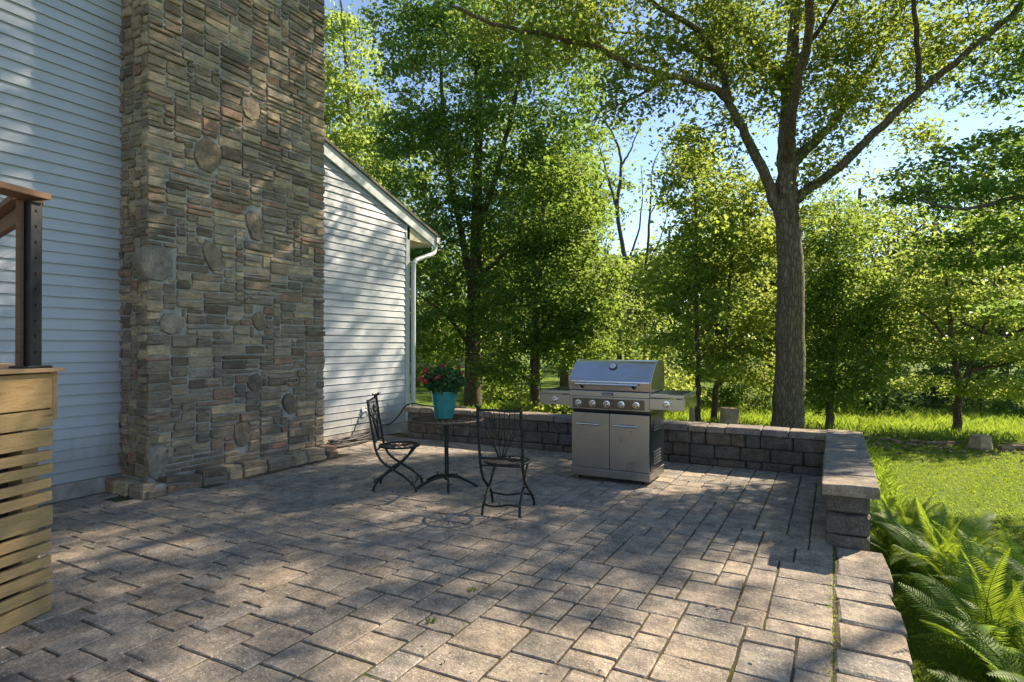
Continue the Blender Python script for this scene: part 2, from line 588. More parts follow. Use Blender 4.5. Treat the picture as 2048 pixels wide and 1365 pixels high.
def pack(nc, nr, sizes, rnd, minw=2, maxw=99, blocked=None):
    """fill an nc x nr cell grid with rectangles; returns (c, r, w, h)"""
    occ = np.zeros((nr, nc), bool)
    if blocked is not None:
        occ |= blocked
    out = []
    for r in range(nr):
        for c in range(nc):
            if occ[r, c]:
                continue
            L = 0
            while c + L < nc and not occ[r, c + L]:
                L += 1
            w_, h_ = rnd.choice(sizes)
            w_ = min(w_, L)
            if 0 < L - w_ < minw:
                w_ = L if L <= maxw else L - minw
            if w_ < minw:
                h_ = min(h_, 2)
            h_ = min(h_, nr - r)
            while h_ > 1 and occ[r:r + h_, c:c + w_].any():
                h_ -= 1
            if 0 < nr - r - h_ < 2:
                h_ = nr - r if nr - r <= 4 and not occ[r:nr, c:c + w_].any() else h_
            occ[r:r + h_, c:c + w_] = True
            out.append((c, r, w_, h_))
    return out


def np_mesh(name, V, F):
    """V (n,3) float array, F (m,k) int array of equal polygons"""
    me = bpy.data.meshes.new(name)
    nf, k = F.shape
    me.vertices.add(len(V))
    me.vertices.foreach_set('co', np.ascontiguousarray(V, dtype=np.float32).ravel())
    me.loops.add(nf * k)
    me.loops.foreach_set('vertex_index', np.ascontiguousarray(F, dtype=np.int32).ravel())
    me.polygons.add(nf)
    me.polygons.foreach_set('loop_start', np.arange(0, nf * k, k, dtype=np.int32))
    me.polygons.foreach_set('loop_total', np.full(nf, k, dtype=np.int32))
    me.update(calc_edges=True)
    return me


# ------------------------------------------------------------------ terrain, patio
XW = -6.55                       # plane of the house wall
YB = 7.75                        # inner face of the back retaining wall
WALLH = 0.48


def gz(x, y):
    d = math.hypot(x, y)
    z = -0.42
    if y > 15:
        z -= 0.035 * min(y - 15, 14)
    if d > 45:
        z += 0.012 * min(d - 45, 250)
    if x < -7.5:
        z += min(0.25, 0.05 * (-7.5 - x))
    return z


xs = sorted(set([-420, -250, -150, -90, -60] + list(np.linspace(-45, 45, 61)) + [60, 90, 150, 250, 420]))
nrow = len(xs)
V = []
for j, yy in enumerate(xs):
    for i, xx in enumerate(xs):
        V.append((xx, yy, gz(xx, yy)))
Fq = [(j * nrow + i, j * nrow + i + 1, (j + 1) * nrow + i + 1, (j + 1) * nrow + i) for j in range(nrow - 1) for i in range(nrow - 1)]
lawn = kind(obj('lawn', MB().add(V, Fq), 'lawn', smooth=True), 'structure')
lawn['label'] = 'sloping green lawn beyond the retaining wall'

patio = kind(obj('patio', MB().box((-6.75, -4.0, -0.75), (0.06, 8.05, -0.0075)), 'sand'), 'structure')
patio['label'] = 'grey and tan concrete paver patio'

# pavers: an ashlar pattern of four sizes
U = 0.082
PX0, PX1, PY0, PY1 = -6.49, -0.01, -1.6, 7.73
ncol, nrw = int((PX1 - PX0) / U), int((PY1 - PY0) / U)
PX0 = PX1 - ncol * U
sizes = [(3, 4)] * 4 + [(3, 3)] * 4 + [(2, 3)] * 3 + [(4, 3)] * 3 + [(2, 2)] * 3 + [(3, 2)] * 2 + [(4, 4)] * 2
prnd = random.Random(21)
cells = pack(ncol, nrw, sizes, prnd, 2, 5)
paver_shapes = {}


def paver_mesh(w_, h_):
    key = (w_, h_, prnd.randrange(4))
    if key not in paver_shapes:
        paver_shapes[key] = slab(w_ * U - 0.007, h_ * U - 0.007, 0.06, prnd, 0.008, 0.006, 5, 5, 0.0012)
    return key, paver_shapes[key]


plist = []
for c_, r_, w_, h_ in cells:
    x = PX0 + (c_ + w_ / 2) * U
    y = PY0 + (r_ + h_ / 2) * U
    if x < -5.85 and 3.3 < y < 6.05:
        continue
    d = x * FX + y * FY
    rr = x * RX + y * RY
    inview = d > 2.2 and abs(rr / d) < 0.90 and 1.5 / d < 0.62
    plist.append(((w_ * h_) / max(d, 0.5) ** 3 if inview else 0, x, y, w_, h_))
plist.sort(key=lambda q: -q[0])
rest = MB()
pmeshes = {}
for i, (sc_, x, y, w_, h_) in enumerate(plist):
    key, mb = paver_mesh(w_, h_)
    flip = prnd.random() < 0.5
    e = Euler((prnd.gauss(0, 0.003), prnd.gauss(0, 0.003), (math.pi if flip else 0) + prnd.gauss(0, 0.005)))
    z = prnd.uniform(-0.0015, 0.0015)
    if i < 300 and sc_ > 0:
        if key not in pmeshes:
            pmeshes[key] = mb.mesh('paver')
        obj('paver', pmeshes[key], 'paver', patio, (x, y, z), e)
    else:
        mt = Matrix.Translation((x, y, z)) @ e.to_matrix().to_4x4()
        rest.add([mt @ Vector(v) for v in mb.v], mb.f)
kind(obj('far_pavers', rest, 'paver', patio), 'stuff')

# the edge course of larger blocks along the lawn side
y = 5.06
ernd = random.Random(5)
while y > -1.5:
    L = ernd.uniform(0.21, 0.34)
    m = slab(0.315, L - 0.012, 0.16, ernd, 0.016, 0.008, 5, 4, 0.003)
    obj('edge_block', m, 'paver', patio, (0.155 + ernd.uniform(-0.012, 0.012), y - L / 2, ernd.uniform(-0.004, 0.006)),
        (ernd.gauss(0, 0.01), ernd.gauss(0, 0.01) + 0.02, ernd.gauss(0.03, 0.03)))
    y -= L

# ------------------------------------------------------------------ retaining wall
wall = thing('retaining_wall', 'low grey concrete block garden wall with flat caps around the patio', 'garden wall', (-3.0, 7.9, 0))
brnd = random.Random(11)
obj('wall_core', MB().box((-6.06, YB + 0.03, -0.6), (0.20, YB + 0.24, 0.40)).box((-0.03, 5.14, -0.6), (0.195, YB + 0.03, 0.398)), 'core', wall)
rows = [(-0.10, 0.075), (0.075, 0.238), (0.238, 0.402)]
for z0, z1 in rows:
    x = -6.08
    while x < -0.10:
        L = brnd.choice([0.17, 0.22, 0.26, 0.30, 0.34, 0.36])
        if -0.08 - (x + L) < 0.15:
            L = -0.08 - x
        m = slab(L - 0.008, z1 - z0 - 0.007, 0.12, brnd, 0.016, 0.005, 5, 4, 0.007)
        obj('block', m, 'block', wall, Vector((x + L / 2, YB + brnd.uniform(-0.008, 0.006), (z0 + z1) / 2)) - ABS[wall.name], (R_(90), 0, 0))
        x += L
    # inner face of the side wing, then its outer face
    for xf, sgn in ((-0.065, -1), (0.225, 1)):
        y = 5.13
        while y < YB + (0 if sgn < 0 else 0.3) - 0.02:
            L = brnd.choice([0.17, 0.22, 0.26, 0.30, 0.34])
            m = slab(L - 0.008, z1 - z0 - 0.007, 0.10, brnd, 0.016, 0.005, 4, 4, 0.007)
            obj('block', m, 'block', wall, Vector((xf + brnd.uniform(-0.004, 0.004), y + L / 2, (z0 + z1) / 2)) - ABS[wall.name], (R_(90), 0, R_(90) * sgn))
            y += L
    # end of the wing
    m = slab(0.288, z1 - z0 - 0.007, 0.10, brnd, 0.016, 0.005, 5, 4, 0.007)
    obj('block', m, 'block', wall, Vector((0.08, 5.10 + brnd.uniform(-0.006, 0.004), (z0 + z1) / 2)) - ABS[wall.name], (R_(90), 0, 0))
    # end beside the house
    m = slab(0.26, z1 - z0 - 0.007, 0.10, brnd, 0.016, 0.005, 4, 4, 0.007)
    obj('block', m, 'block', wall, Vector((-6.10, YB + 0.135, (z0 + z1) / 2)) - ABS[wall.name], (R_(90), 0, R_(-90)))
x = -6.14
while x < -0.09:
    L = brnd.choice([0.22, 0.27, 0.30, 0.36, 0.42])
    if -0.09 - (x + L) < 0.2:
        L = -0.09 - x
    m = slab(L - 0.007, 0.325, 0.078, brnd, 0.013, 0.006, 4, 4, 0.003)
    obj('cap', m, 'cap', wall, Vector((x + L / 2, YB + 0.128, WALLH + brnd.uniform(-0.003, 0.003))) - ABS[wall.name], (0, 0, brnd.gauss(0, 0.01)))
    x += L
y = YB + 0.30
first = True
while y > 4.93:
    L = brnd.choice([0.24, 0.28, 0.32, 0.36])
    if y - L - 4.93 < 0.2:
        L = y - 4.93
    m = slab(0.375, L - 0.007, 0.082, brnd, 0.014, 0.007, 5, 4, 0.003)
    obj('cap', m, 'cap', wall, Vector((0.095, y - L / 2, WALLH + 0.004 + brnd.uniform(-0.003, 0.003))) - ABS[wall.name], (0, 0, brnd.gauss(0, 0.012)))
    y -= L

# ------------------------------------------------------------------ house
house = thing('house', 'white clapboard sided house with a broad stone chimney', 'house', (XW, 8.34, 0))
YC = 8.34
EXPO = 0.1055


def rake(y_):
    return 4.20 - 0.346 * (y_ - 6.42)


RIDGE = 1.17
hw = MB()
prof = [(XW - 0.004, -6.0, 0), (XW - 0.004, YC - 0.01, 0), (XW - 0.004, YC - 0.01, rake(YC)), (XW - 0.004, RIDGE, rake(RIDGE)), (XW - 0.004, -6.0, rake(YC))]
hw.prism(prof, (-9.5, 0, 0))
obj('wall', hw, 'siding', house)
fnd = MB().box((XW - 0.3, -6.0, -0.7), (XW + 0.012, YC, 0.150))
obj('foundation', fnd, 'foundation', house)
i = 0
while True:
    z0 = 0.160 + i * EXPO
    z1 = z0 + EXPO
    if z0 > 5.9:
        break

    def yr(z):
        return min(YC - 0.085, 6.42 + (4.20 - z) / 0.346)

    yl = -5.9 if i % 2 else -5.92
    y0, y1 = yr(z0), yr(z1)
    xo, xi = XW + 0.024, XW + 0.004
    cut = (7.9 - (i * 0.618 % 1) * 1.5) if i % 3 == 1 else ((3.4 - (i * 0.37 % 1) * 1.6) if i % 3 == 2 else None)
    segs = [(yl, yl, y0, y1, 0.0)] if cut is None or cut > min(y0, y1) - 0.2 else [(yl, yl, cut, cut, 0.0), (cut - 0.03, cut - 0.03, y0, y1, 0.0022)]
    for ya0, ya1, yb0, yb1, off in segs:
        a_, c_ = xo + off, xi + off
        b = MB()
        b.add([(a_, ya0, z0 - off), (a_, yb0, z0 - off), (a_ - 0.002, yb0, z0 + 0.004), (c_, yb1, z1 + 0.004), (c_, ya1, z1 + 0.004), (xi - 0.004, ya0, z0 + 0.001), (xi - 0.004, yb0, z0 + 0.001), (a_ - 0.002, ya0, z0 + 0.004)],
              [(0, 1, 2, 7), (7, 2, 3, 4), (0, 5, 6, 1), (1, 6, 3, 2), (0, 7, 4, 5)])
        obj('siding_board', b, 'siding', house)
    i += 1
obj('corner_post', MB().box((XW - 0.10, YC - 0.085, 0.16), (XW + 0.028, YC + 0.02, rake(YC) + 0.02)), 'trim', house, bevel=0.004)
# rake board, roof, soffit
def rk(y_, dz):
    return (XW + 0.03, y_, rake(y_) + dz)


rb = MB().prism([rk(RIDGE, 0.0), rk(9.02, 0.0), rk(9.02, 0.19), rk(RIDGE, 0.19)], (0.045, 0, 0))
obj('rake_board', rb, 'trim', house)
roof = MB()
roof.prism([(XW + 0.11, RIDGE, rake(RIDGE) + 0.193), (XW + 0.11, 9.10, rake(9.10) + 0.193), (XW + 0.11, 9.10, rake(9.10) + 0.235), (XW + 0.11, RIDGE, rake(RIDGE) + 0.24)], (-9.9, 0, 0))
yl = 2 * RIDGE - 9.10
roof.prism([(XW + 0.11, RIDGE, rake(RIDGE) + 0.193), (XW + 0.11, yl, rake(9.10) + 0.193), (XW + 0.11, yl, rake(9.10) + 0.235), (XW + 0.11, RIDGE, rake(RIDGE) + 0.24)], (-9.9, 0, 0))
obj('roof', roof, 'shingle', house)
ze = rake(9.02)
obj('soffit', MB().prism([(XW + 0.028, YC - 0.05, ze + 0.012), (XW + 0.028, 9.0, ze + 0.012), (XW + 0.028, 9.0, ze + 0.05), (XW + 0.028, YC - 0.05, rake(YC) + 0.10)], (-9.5, 0, 0)), 'soffit', house)
obj('fascia', MB().box((XW - 9.5, 9.02, ze - 0.01), (XW + 0.07, 9.05, ze + 0.19)), 'trim', house)
# K-style gutter running away along the eave
gp = [(9.052, 0.00), (9.11, 0.00), (9.15, 0.035), (9.155, 0.075), (9.175, 0.10), (9.175, 0.115), (9.165, 0.115), (9.145, 0.08), (9.138, 0.04), (9.105, 0.012), (9.062, 0.012), (9.062, 0.115), (9.052, 0.115)]
obj('gutter', MB().prism([(XW + 0.10, a, ze + 0.045 + b_) for a, b_ in gp], (-9.6, 0, 0)).box((XW + 0.092, 9.052, ze + 0.045), (XW + 0.10, 9.165, ze + 0.16)), 'gutter', house)
dp = catmull([(XW + 0.03, 9.11, ze + 0.05), (XW + 0.03, 9.10, ze - 0.07), (XW + 0.05, 8.98, ze - 0.16), (XW + 0.07, 8.56, ze - 0.30), (XW + 0.075, 8.43, ze - 0.38), (XW + 0.075, 8.40, ze - 0.55), (XW + 0.075, 8.40, 1.5), (XW + 0.075, 8.40, 0.0), (XW + 0.075, 8.40, -0.4)], 5)
obj('downspout', MB().tube(dp, 0.040, 12), 'gutter', house, smooth=True)
for zc in (2.9, 0.9):
    obj('downspout_strap', MB().lathe([(0.046, 0), (0.046, 0.03)], 14, (XW + 0.075, 8.40, zc)), 'trim', house)

# ---- chimney: mortar core with every stone set in it
CX0, CX1, CY0, CY1, CH = -6.75, -6.075, 3.575, 5.915, 8.4
chim = obj('chimney', MB().box((CX0, CY0, 0.02), (CX1, CY1, CH)), 'mortar', house)
chim['label'] = 'broad chimney of brown and tan layered field stone'
srnd = random.Random(3)
cu = 0.028
nc, nr = round((CY1 - CY0 + 0.05) / cu), round((CH - 0.15) / cu)
cy0, cz0 = CY0 - 0.025, 0.14
# the large rounded stones: photo position, width, height, tilt
BL = [(418, 308, .28, .36, -.5), (428, 513, .20, .32, .45), (511, 450, .22, .34, .35), (347, 648, .26, .20, -.2), (318, 525, .32, .34, .2), (521, 643, .18, .22, .5), (513, 765, .20, .20, .5), (487, 868, .20, .28, .1), (317, 925, .20, .32, 0), (582, 808, .20, .24, .6), (503, 218, .24, .24, .1)]
boulders = []
for bx, by, bw, bh, ti in BL:
    bw, bh = bw * 1.04, bh * 1.04
    k = (bx - 1024) / 1200
    d = (CX1 + 0.03) / (k * RX + FX)
    p_ = at(bx, by, d)
    boulders.append((p_.y, p_.z, bw, bh, ti))
ssz = [(srnd.randint(6, 18), srnd.choice([2, 2, 3, 3, 4])) for _ in range(60)] + [(3, 3), (4, 4), (4, 3), (8, 5), (18, 2), (17, 3), (10, 5)]
front = pack(nc, nr, ssz, srnd, 4, 20)
stones = []
for c, r, w_, h_ in front:
    ya, yb, za, zb = cy0 + c * cu, cy0 + (c + w_) * cu, cz0 + r * cu, cz0 + (r + h_) * cu
    spans = [(ya, yb)]
    for by_, bz_, bw, bh, ti in boulders:
        hw_, hh_ = math.hypot(bw / 2 * math.cos(ti), bh / 2 * math.sin(ti)), math.hypot(bw / 2 * math.sin(ti), bh / 2 * math.cos(ti))
        shear = (bw * bw - bh * bh) * math.sin(ti) * math.cos(ti) / 4 / max(hh_ * hh_, 1e-6)
        lo, hi = 9e9, -9e9
        for q in range(7):
            v = (za + (zb - za) * q / 6 - bz_) / hh_
            if abs(v) < 0.86:
                ww_ = 0.9 * hw_ * math.sqrt(max(0, 1 - abs(v) ** 2.6)) * (0.55 + 0.45 * bw * bh / 4 / (hw_ * hh_))
                lo, hi = min(lo, by_ + shear * v * hh_ - ww_), max(hi, by_ + shear * v * hh_ + ww_)
        if hi > lo:
            new = []
            for p0, p1 in spans:
                if p1 <= lo or p0 >= hi:
                    new.append((p0, p1))
                else:
                    new += [(p0, min(p1, lo))] if lo > p0 else []
                    new += [(max(p0, hi), p1)] if hi < p1 else []
            spans = new
    for p0, p1 in spans:
        if p1 - p0 < 0.05:
            continue
        yy, zz = (p0 + p1) / 2, (za + zb) / 2
        d = CX1 * FX + yy * FY
        vis = zz < 1.5 + 0.60 * d
        stones.append(((p1 - p0) * (zb - za) / cu ** 2 / d ** 2 * (1 if vis else 0), 'f', yy, zz, p1 - p0 - 0.013, zb - za - 0.011))
ncs = round((CX1 + 0.03 - XW) / cu) + 1
side = pack(ncs, nr, [(srnd.randint(4, 9), srnd.choice([2, 3, 3, 4, 5])) for _ in range(30)], srnd, 3, 12)
for c, r, w_, h_ in side:
    xx, zz = CX1 + 0.01 - (c + w_ / 2) * cu, cz0 + (r + h_ / 2) * cu
    vis = zz < 4.9
    stones.append((w_ * h_ / 6.2 ** 2 * (0.3 if vis else 0), 's', xx, zz, w_ * cu - 0.012, h_ * cu - 0.011))
stones.sort(key=lambda q: -q[0])
restst = MB()
for i, (sc_, fc, a, zz, w_, h_) in enumerate(stones):
    proud = srnd.uniform(0.010, 0.034)
    m = slab(w_, h_, 0.12, srnd, min(0.012, h_ * 0.25), 0.007, 5, 4, 0.006)
    tilt = (srnd.gauss(0, 0.04), srnd.gauss(0, 0.03), srnd.gauss(0, 0.012))
    if fc == 'f':
        base = Matrix.Translation((CX1 + proud, a, zz)) @ Euler((R_(90), 0, R_(90))).to_matrix().to_4x4() @ Euler(tilt).to_matrix().to_4x4()
    else:
        base = Matrix.Translation((a, CY0 - proud, zz)) @ Euler((R_(90), 0, 0)).to_matrix().to_4x4() @ Euler(tilt).to_matrix().to_4x4()
    if i < 300 - len(boulders) and sc_ > 0:
        o = obj('stone', m, 'stone', chim, (0, 0, 0))
        o.matrix_basis = Matrix.Translation(-ABS[chim.name]) @ base
    else:
        restst.add([base @ Vector(v) for v in m.v], m.f)
kind(obj('small_stones', restst, 'stone', chim), 'stuff')
for yy, zz, bw, bh, ti in boulders:
    m = boulder(bw * 1.1, bh * 1.1, 0.1, srnd, 8, 0.010)
    o = obj('stone', m, 'boulder', chim, (0, 0, 0))
    o.matrix_basis = Matrix.Translation(-ABS[chim.name]) @ Matrix.Translation((CX1 + 0.017, yy, zz)) @ Euler((R_(90), 0, R_(90))).to_matrix().to_4x4() @ Euler((0, 0, ti)).to_matrix().to_4x4()
# plinth course
obj('plinth', MB().box((-6.7, CY0 - 0.10, -0.1), (CX1 + 0.15, CY1 + 0.06, 0.10)), 'mortar', chim)
y = CY0 - 0.13
while y < CY1 + 0.06:
    L = srnd.uniform(0.18, 0.42)
    if CY1 + 0.09 - y - L < 0.15:
        L = CY1 + 0.09 - y
    for (z0, z1, off) in ((-0.03, srnd.uniform(0.055, 0.075), 0.19), (0.07, 0.125 + srnd.uniform(0, 0.02), 0.172)):
        if z0 > 0 and srnd.random() < 0.12:
            continue
        m = slab(L - 0.012, 0.17, z1 - z0, srnd, 0.015, 0.012, 5, 4, 0.006)
        o = obj('plinth_stone', m, 'stone', chim, Vector((CX1 + off - 0.075, y + L / 2, z1)) - ABS[chim.name], (srnd.gauss(0, .02), srnd.gauss(.06, .03), R_(90) + srnd.gauss(0, 0.03)))
    y += L
for xx, L in ((-6.02, 0.24), (-6.28, 0.26), (-6.48, 0.14)):
    m = slab(L, 0.15, 0.15, srnd, 0.015, 0.012, 5, 4, 0.006)
    obj('plinth_stone', m, 'stone', chim, Vector((xx, CY0 - 0.085, 0.125)) - ABS[chim.name], (srnd.gauss(-.05, .03), srnd.gauss(0, .03), srnd.gauss(0, .03)))

# ------------------------------------------------------------------ raised deck
DC = Vector((-3.88, 1.746, 0))
da = Vector((0.318, -0.948, 0))       # along the slatted face, towards the viewer
db = Vector((-0.955, -0.02, 0)).normalized()
db = Vector((-0.976, 0.219, 0))       # along the other side, towards the house
dn = Vector((0.948, 0.318, 0))        # outward normal of the slatted face
deck = thing('deck', 'raised pine deck with a slatted skirt and black and brown railing', 'deck', DC)
drot = math.atan2(da.y, da.x)
zc_ = 0.002814
SL = [(747, 816), (819, 853), (857, 891), (900, 919), (927, 945), (956, 974), (982, 1001), (1010, 1049), (1056, 1077), (1082, 1101), (1110, 1128), (1134, 1156), (1164, 1185), (1189, 1221)]
dl = 2.4
drn = random.Random(9)


def dbox(a0, a1, n0, n1, z0, z1, wob=0.0):
    m = MB().box((a0, n0, z0), (a1, n1, z1))
    return m


for y0, y1 in SL:
    z1, z0 = 1.5 - (y0 - 688) * zc_, 1.5 - (y1 - 688) * zc_
    obj('slat', dbox(-drn.uniform(0, 0.012), dl, -0.03 + drn.uniform(-.003, .003), 0.0 + drn.uniform(-.003, .003), max(z0, 0.004), z1), 'deck', deck, (0, 0, 0), (0, 0, drot), bevel=0.004)
z1, z0 = 1.5 - (736 - 688) * zc_, 1.5 - (744 - 688) * zc_
obj('deck_cap', dbox(-0.05, dl, -0.16, 0.035, z0, z1), 'deckcap', deck, (0, 0, 0), (0, 0, drot), bevel=0.004)
for a in (0.05, 0.62, 1.25, 1.9):
    obj('skirt_post', dbox(a, a + 0.089, -0.125, -0.034, 0.0, z0 - 0.004), 'deckcap', deck, (0, 0, 0), (0, 0, drot))
obj('under_deck_shade', dbox(0.02, dl, -0.134, -0.128, 0.0, z0 - 0.006), 'core', deck, (0, 0, 0), (0, 0, drot))  # dark sheet standing in for the shade under the deck
# return side towards the house
sr = math.atan2(db.y, db.x)
L2 = 2.35
obj('rim_board', MB().box((0.02, -0.03, z0 - 0.27), (L2, 0.004, z0 - 0.002)), 'deck', deck, (0, 0, 0), (0, 0, sr))
for k in range(12):
    a = 0.06 + 0.145 * k
    obj('deck_board', MB().box((0.16 - 0.04 * k, 0.01 + 0.145 * k, 0), (L2, 0.147 + 0.145 * k, 0.026)), 'deckcap', deck, (0, 0, z0 - 0.002), (0, 0, sr))
# railing
zt = 1.5 - (392 - 688) * zc_
pc = da * 0.065 - dn * 0.065
post = obj('railing_post', MB().box((-0.034, -0.034, z1 + 0.008), (0.034, 0.034, zt - 0.05)), 'blackmetal', deck, pc, (0, 0, drot), bevel=0.004)
obj('base_plate', MB().box((-0.075, -0.06, z1), (0.075, 0.06, z1 + 0.014)), 'blackmetal', post, (0, 0, 0), (0, 0, 0), bevel=0.003)
for k in range(10):
    zz = z1 + 0.09 + k * 0.087
    bt = MB().tube([(0, 0.034, zz), (0, 0.039, zz)], 0.008, 8)
    obj('cable_fitting', bt, 'blackmetal', post, (0, 0, 0))
obj('post_reflection_strip', MB().box((-0.010, -0.034, z1), (0.012, -0.006, zt - 0.05)), 'rail', deck, pc + da * 0.048, (0, 0, drot))  # brown strip added in place of the warm reflection on the post's side
obj('handrail', MB().box((-0.05, -0.075, zt - 0.03), (dl, 0.075, zt + 0.006)), 'rail', deck, pc, (0, 0, drot), bevel=0.005)
obj('handrail', MB().box((0.09, -0.075, zt - 0.034), (L2, 0.075, zt + 0.002)), 'rail', deck, pc, (0, 0, sr), bevel=0.005)
obj('top_rail', MB().box((0.04, -0.02, zt - 0.13), (L2, 0.02, zt - 0.04)), 'rail', deck, pc, (0, 0, sr), bevel=0.003)
for k in range(10):
    zz = z1 + 0.09 + k * 0.087
    obj('cable', MB().tube([(0.03, 0, zz), (L2, 0, zz - 0.004)], 0.0022, 5), 'chrome', deck, pc, (0, 0, sr))

# ------------------------------------------------------------------ gas grill (built facing -Y)
GX, GY = -2.155, 6.22
grill = thing('gas_grill', 'stainless steel gas grill cart with closed lid and side shelves', 'grill', (GX, GY, 0))
W2, D = 0.445, 0.60


def gb(name, a, b, mat, bevel=0.004, parent=None):
    return obj(name, MB().box(a, b), mat, parent or grill, (0, 0, 0), bevel=bevel)


cab = gb('cabinet', (-W2 + .004, 0.03, 0.135), (W2 - .004, D, 0.745), 'darksteel')
gb('base', (-W2, 0.0, 0.045), (W2, D + .005, 0.133), 'steel')
for sx in (-1, 1):
    x0, x1 = (-W2 + .008, -.003) if sx < 0 else (.003, W2 - .008)
    dr = gb('door', (x0, 0.002, 0.137), (x1, 0.028, 0.742), 'steel')
    hx0, hx1 = (x0 + .07, x1 - .10) if sx < 0 else (x0 + .07, x1 - .11)
    hd = obj('handle', MB().tube([(hx0, -.038, .622), (hx1, -.038, .622)], .011, 10).box((hx0 + .012, -.035, .613), (hx0 + .03, .002, .631)).box((hx1 - .03, -.035, .613), (hx1 - .012, .002, .631)), 'chrome', dr, (0, 0, 0))
# side louvres and gas opening on both sides of the cabinet
for sx in (-1, 1):
    for z0 in (.20, .56):
        for k in range(5 if z0 < .3 else 4):
            z = z0 + k * .032
            obj('louvre', MB().prism([(sx * (W2 - .003), .14, z), (sx * (W2 + .010), .14, z + .004), (sx * (W2 - .003), .14, z + .020)], (0, .30, 0)), 'darksteel', cab, (0, 0, 0))
    gb('side_panel_rim', (sx * (W2 - .003) - .004, .05, .15), (sx * (W2 - .003) + .004, .10, .74), 'darksteel', .001, cab)
# casters
for sx in (-1, 1):
    for yy in (.07, D - .08):
        ct = obj('caster', MB().tube([(sx * .36 - .011, yy, .024), (sx * .36 + .011, yy, .024)], .023, 14), 'blackmetal', grill, (0, 0, 0))
        obj('caster_fork', MB().box((sx * .36 - .016, yy - .01, .02), (sx * .36 - .0125, yy + .012, .046)).box((sx * .36 + .0125, yy - .01, .02), (sx * .36 + .016, yy + .012, .046)), 'chrome', ct, (0, 0, 0))
# control panel
cp = gb('control_panel', (-W2 - .004, -.035, .785), (W2 + .004, .10, .925), 'steel')
gb('panel_inset', (-W2 + .035, -.041, .797), (W2 - .045, -.0355, .905), 'panel', .002, cp)
for k in range(5):
    kx = -W2 + .105 + k * .163
    kn = obj('knob', MB().tube([(kx, -.041, .848), (kx, -.047, .848), (kx, -.048, .848), (kx, -.073, .848), (kx, -.078, .848)], [.038, .038, .029, .026, .020], 20), 'chrome', cp, (0, 0, 0), smooth=False)
    obj('knob_grip', MB().box((kx - .005, -.083, .822), (kx + .005, -.074, .874)), 'steel', kn, (0, 0, 0), bevel=.002)
gb('front_band', (-W2 - .004, -.042, .927), (W2 + .004, .06, .985), 'steel')
bd = gb('badge', (-.062, -.048, .945), (.062, -.0425, .972), 'badge', .003)
gb('badge_rim', (-.066, -.0455, .942), (.066, -.0423, .975), 'chrome', .002, bd)
for k in range(9):
    gb('badge_letter', (-.048 + k * .0108, -.0492, .953), (-.041 + k * .0108, -.0478, .964), 'badgetext', 0, bd)
gb('firebox', (-W2 + .01, .06, .747), (W2 - .01, D, .983), 'darksteel')
# side shelves with skirts
for sx in (-1, 1):
    a, b = (W2 + .006, W2 + .358)
    x0, x1 = (a, b) if sx > 0 else (-b, -a)
    sh = gb('side_shelf', (x0, -.035, .938), (x1, D - .02, .975), 'steel')
    gb('shelf_front', (x0, -.037, .815), (x1, -.02, .930), 'steel', .003, sh)
    xo = x1 if sx > 0 else x0
    gb('shelf_side', (xo - .006, -.02, .815), (xo + .006, D - .02, .934), 'steellid', .003, sh)
    gb('shelf_top', (x0 + .03, .06, .9755), (x1 - .03, D - .06, .981), 'darksteel', .002, sh)
    kx = (x0 + x1) / 2
    kn = obj('knob', MB().tube([(kx, -.037, .872), (kx, -.043, .872), (kx, -.044, .872), (kx, -.070, .872), (kx, -.075, .872)], [.036, .036, .027, .024, .018], 20), 'chrome', sh, (0, 0, 0))
    obj('knob_grip', MB().box((kx - .005, -.080, .847), (kx + .005, -.071, .897)), 'steel', kn, (0, 0, 0), bevel=.002)
hk = obj('tool_hook', catm := MB().tube(catmull([(W2 + .372, .10, .90), (W2 + .375, .10, .86), (W2 + .40, .10, .835), (W2 + .41, .10, .865)], 4), .004, 6), 'blackmetal', grill, (0, 0, 0))
# lid: curved profile extruded across
lp = [(-.005, .990), (-.012, 1.09), (0.005, 1.115), (.05, 1.155), (.12, 1.225), (.185, 1.285), (.225, 1.308), (.27, 1.318), (.40, 1.318), (.47, 1.305), (.52, 1.26), (.545, 1.15), (.55, .990)]
lid = obj('lid', MB().prism([(-W2, y_, z_) for y_, z_ in lp], (2 * W2, 0, 0)), 'steellid', grill, (0, 0, 0), bevel=.006)
for sx in (-1, 1):
    ep = [(y_ * 1.02 - .004, z_ + .004 if z_ > 1 else z_) for y_, z_ in lp]
    obj('lid_end', MB().prism([(sx * (W2 + .001) + (0 if sx > 0 else -.018), y_, z_) for y_, z_ in ep], (.018, 0, 0)), 'steellid', lid, (0, 0, 0), bevel=.003)
lh = obj('handle', MB().tube([(-W2 + .08, -.072, 1.062), (W2 - .11, -.072, 1.062)], .015, 12), 'chrome', lid, (0, 0, 0))
for hx in (-W2 + .14, W2 - .165):
    obj('handle_bracket', MB().prism([(hx - .012, -.012, 1.075), (hx - .012, -.080, 1.075), (hx - .012, -.075, 1.045), (hx - .012, -.012, 1.012)], (.03, 0, 0)), 'darksteel', lid, (0, 0, 0), bevel=.004)
# thermometer on the sloping front
gm = Matrix.Translation((0.0, .138, 1.245)) @ Euler((R_(47), 0, 0)).to_matrix().to_4x4()
gg = obj('thermometer', MB().lathe([(.046, -.008), (.046, .010), (.040, .016), (.036, .016)], 24).xform(gm), 'darksteel', lid, (0, 0, 0))
obj('gauge_face', MB().lathe([(.0355, .012), (.0355, .0165)], 24).xform(gm), 'gauge', gg, (0, 0, 0))
obj('gauge_needle', MB().box((-.002, -.02, .0168), (.002, .024, .0185)).xform(gm @ Euler((0, 0, .7)).to_matrix().to_4x4()), 'badge', gg, (0, 0, 0))

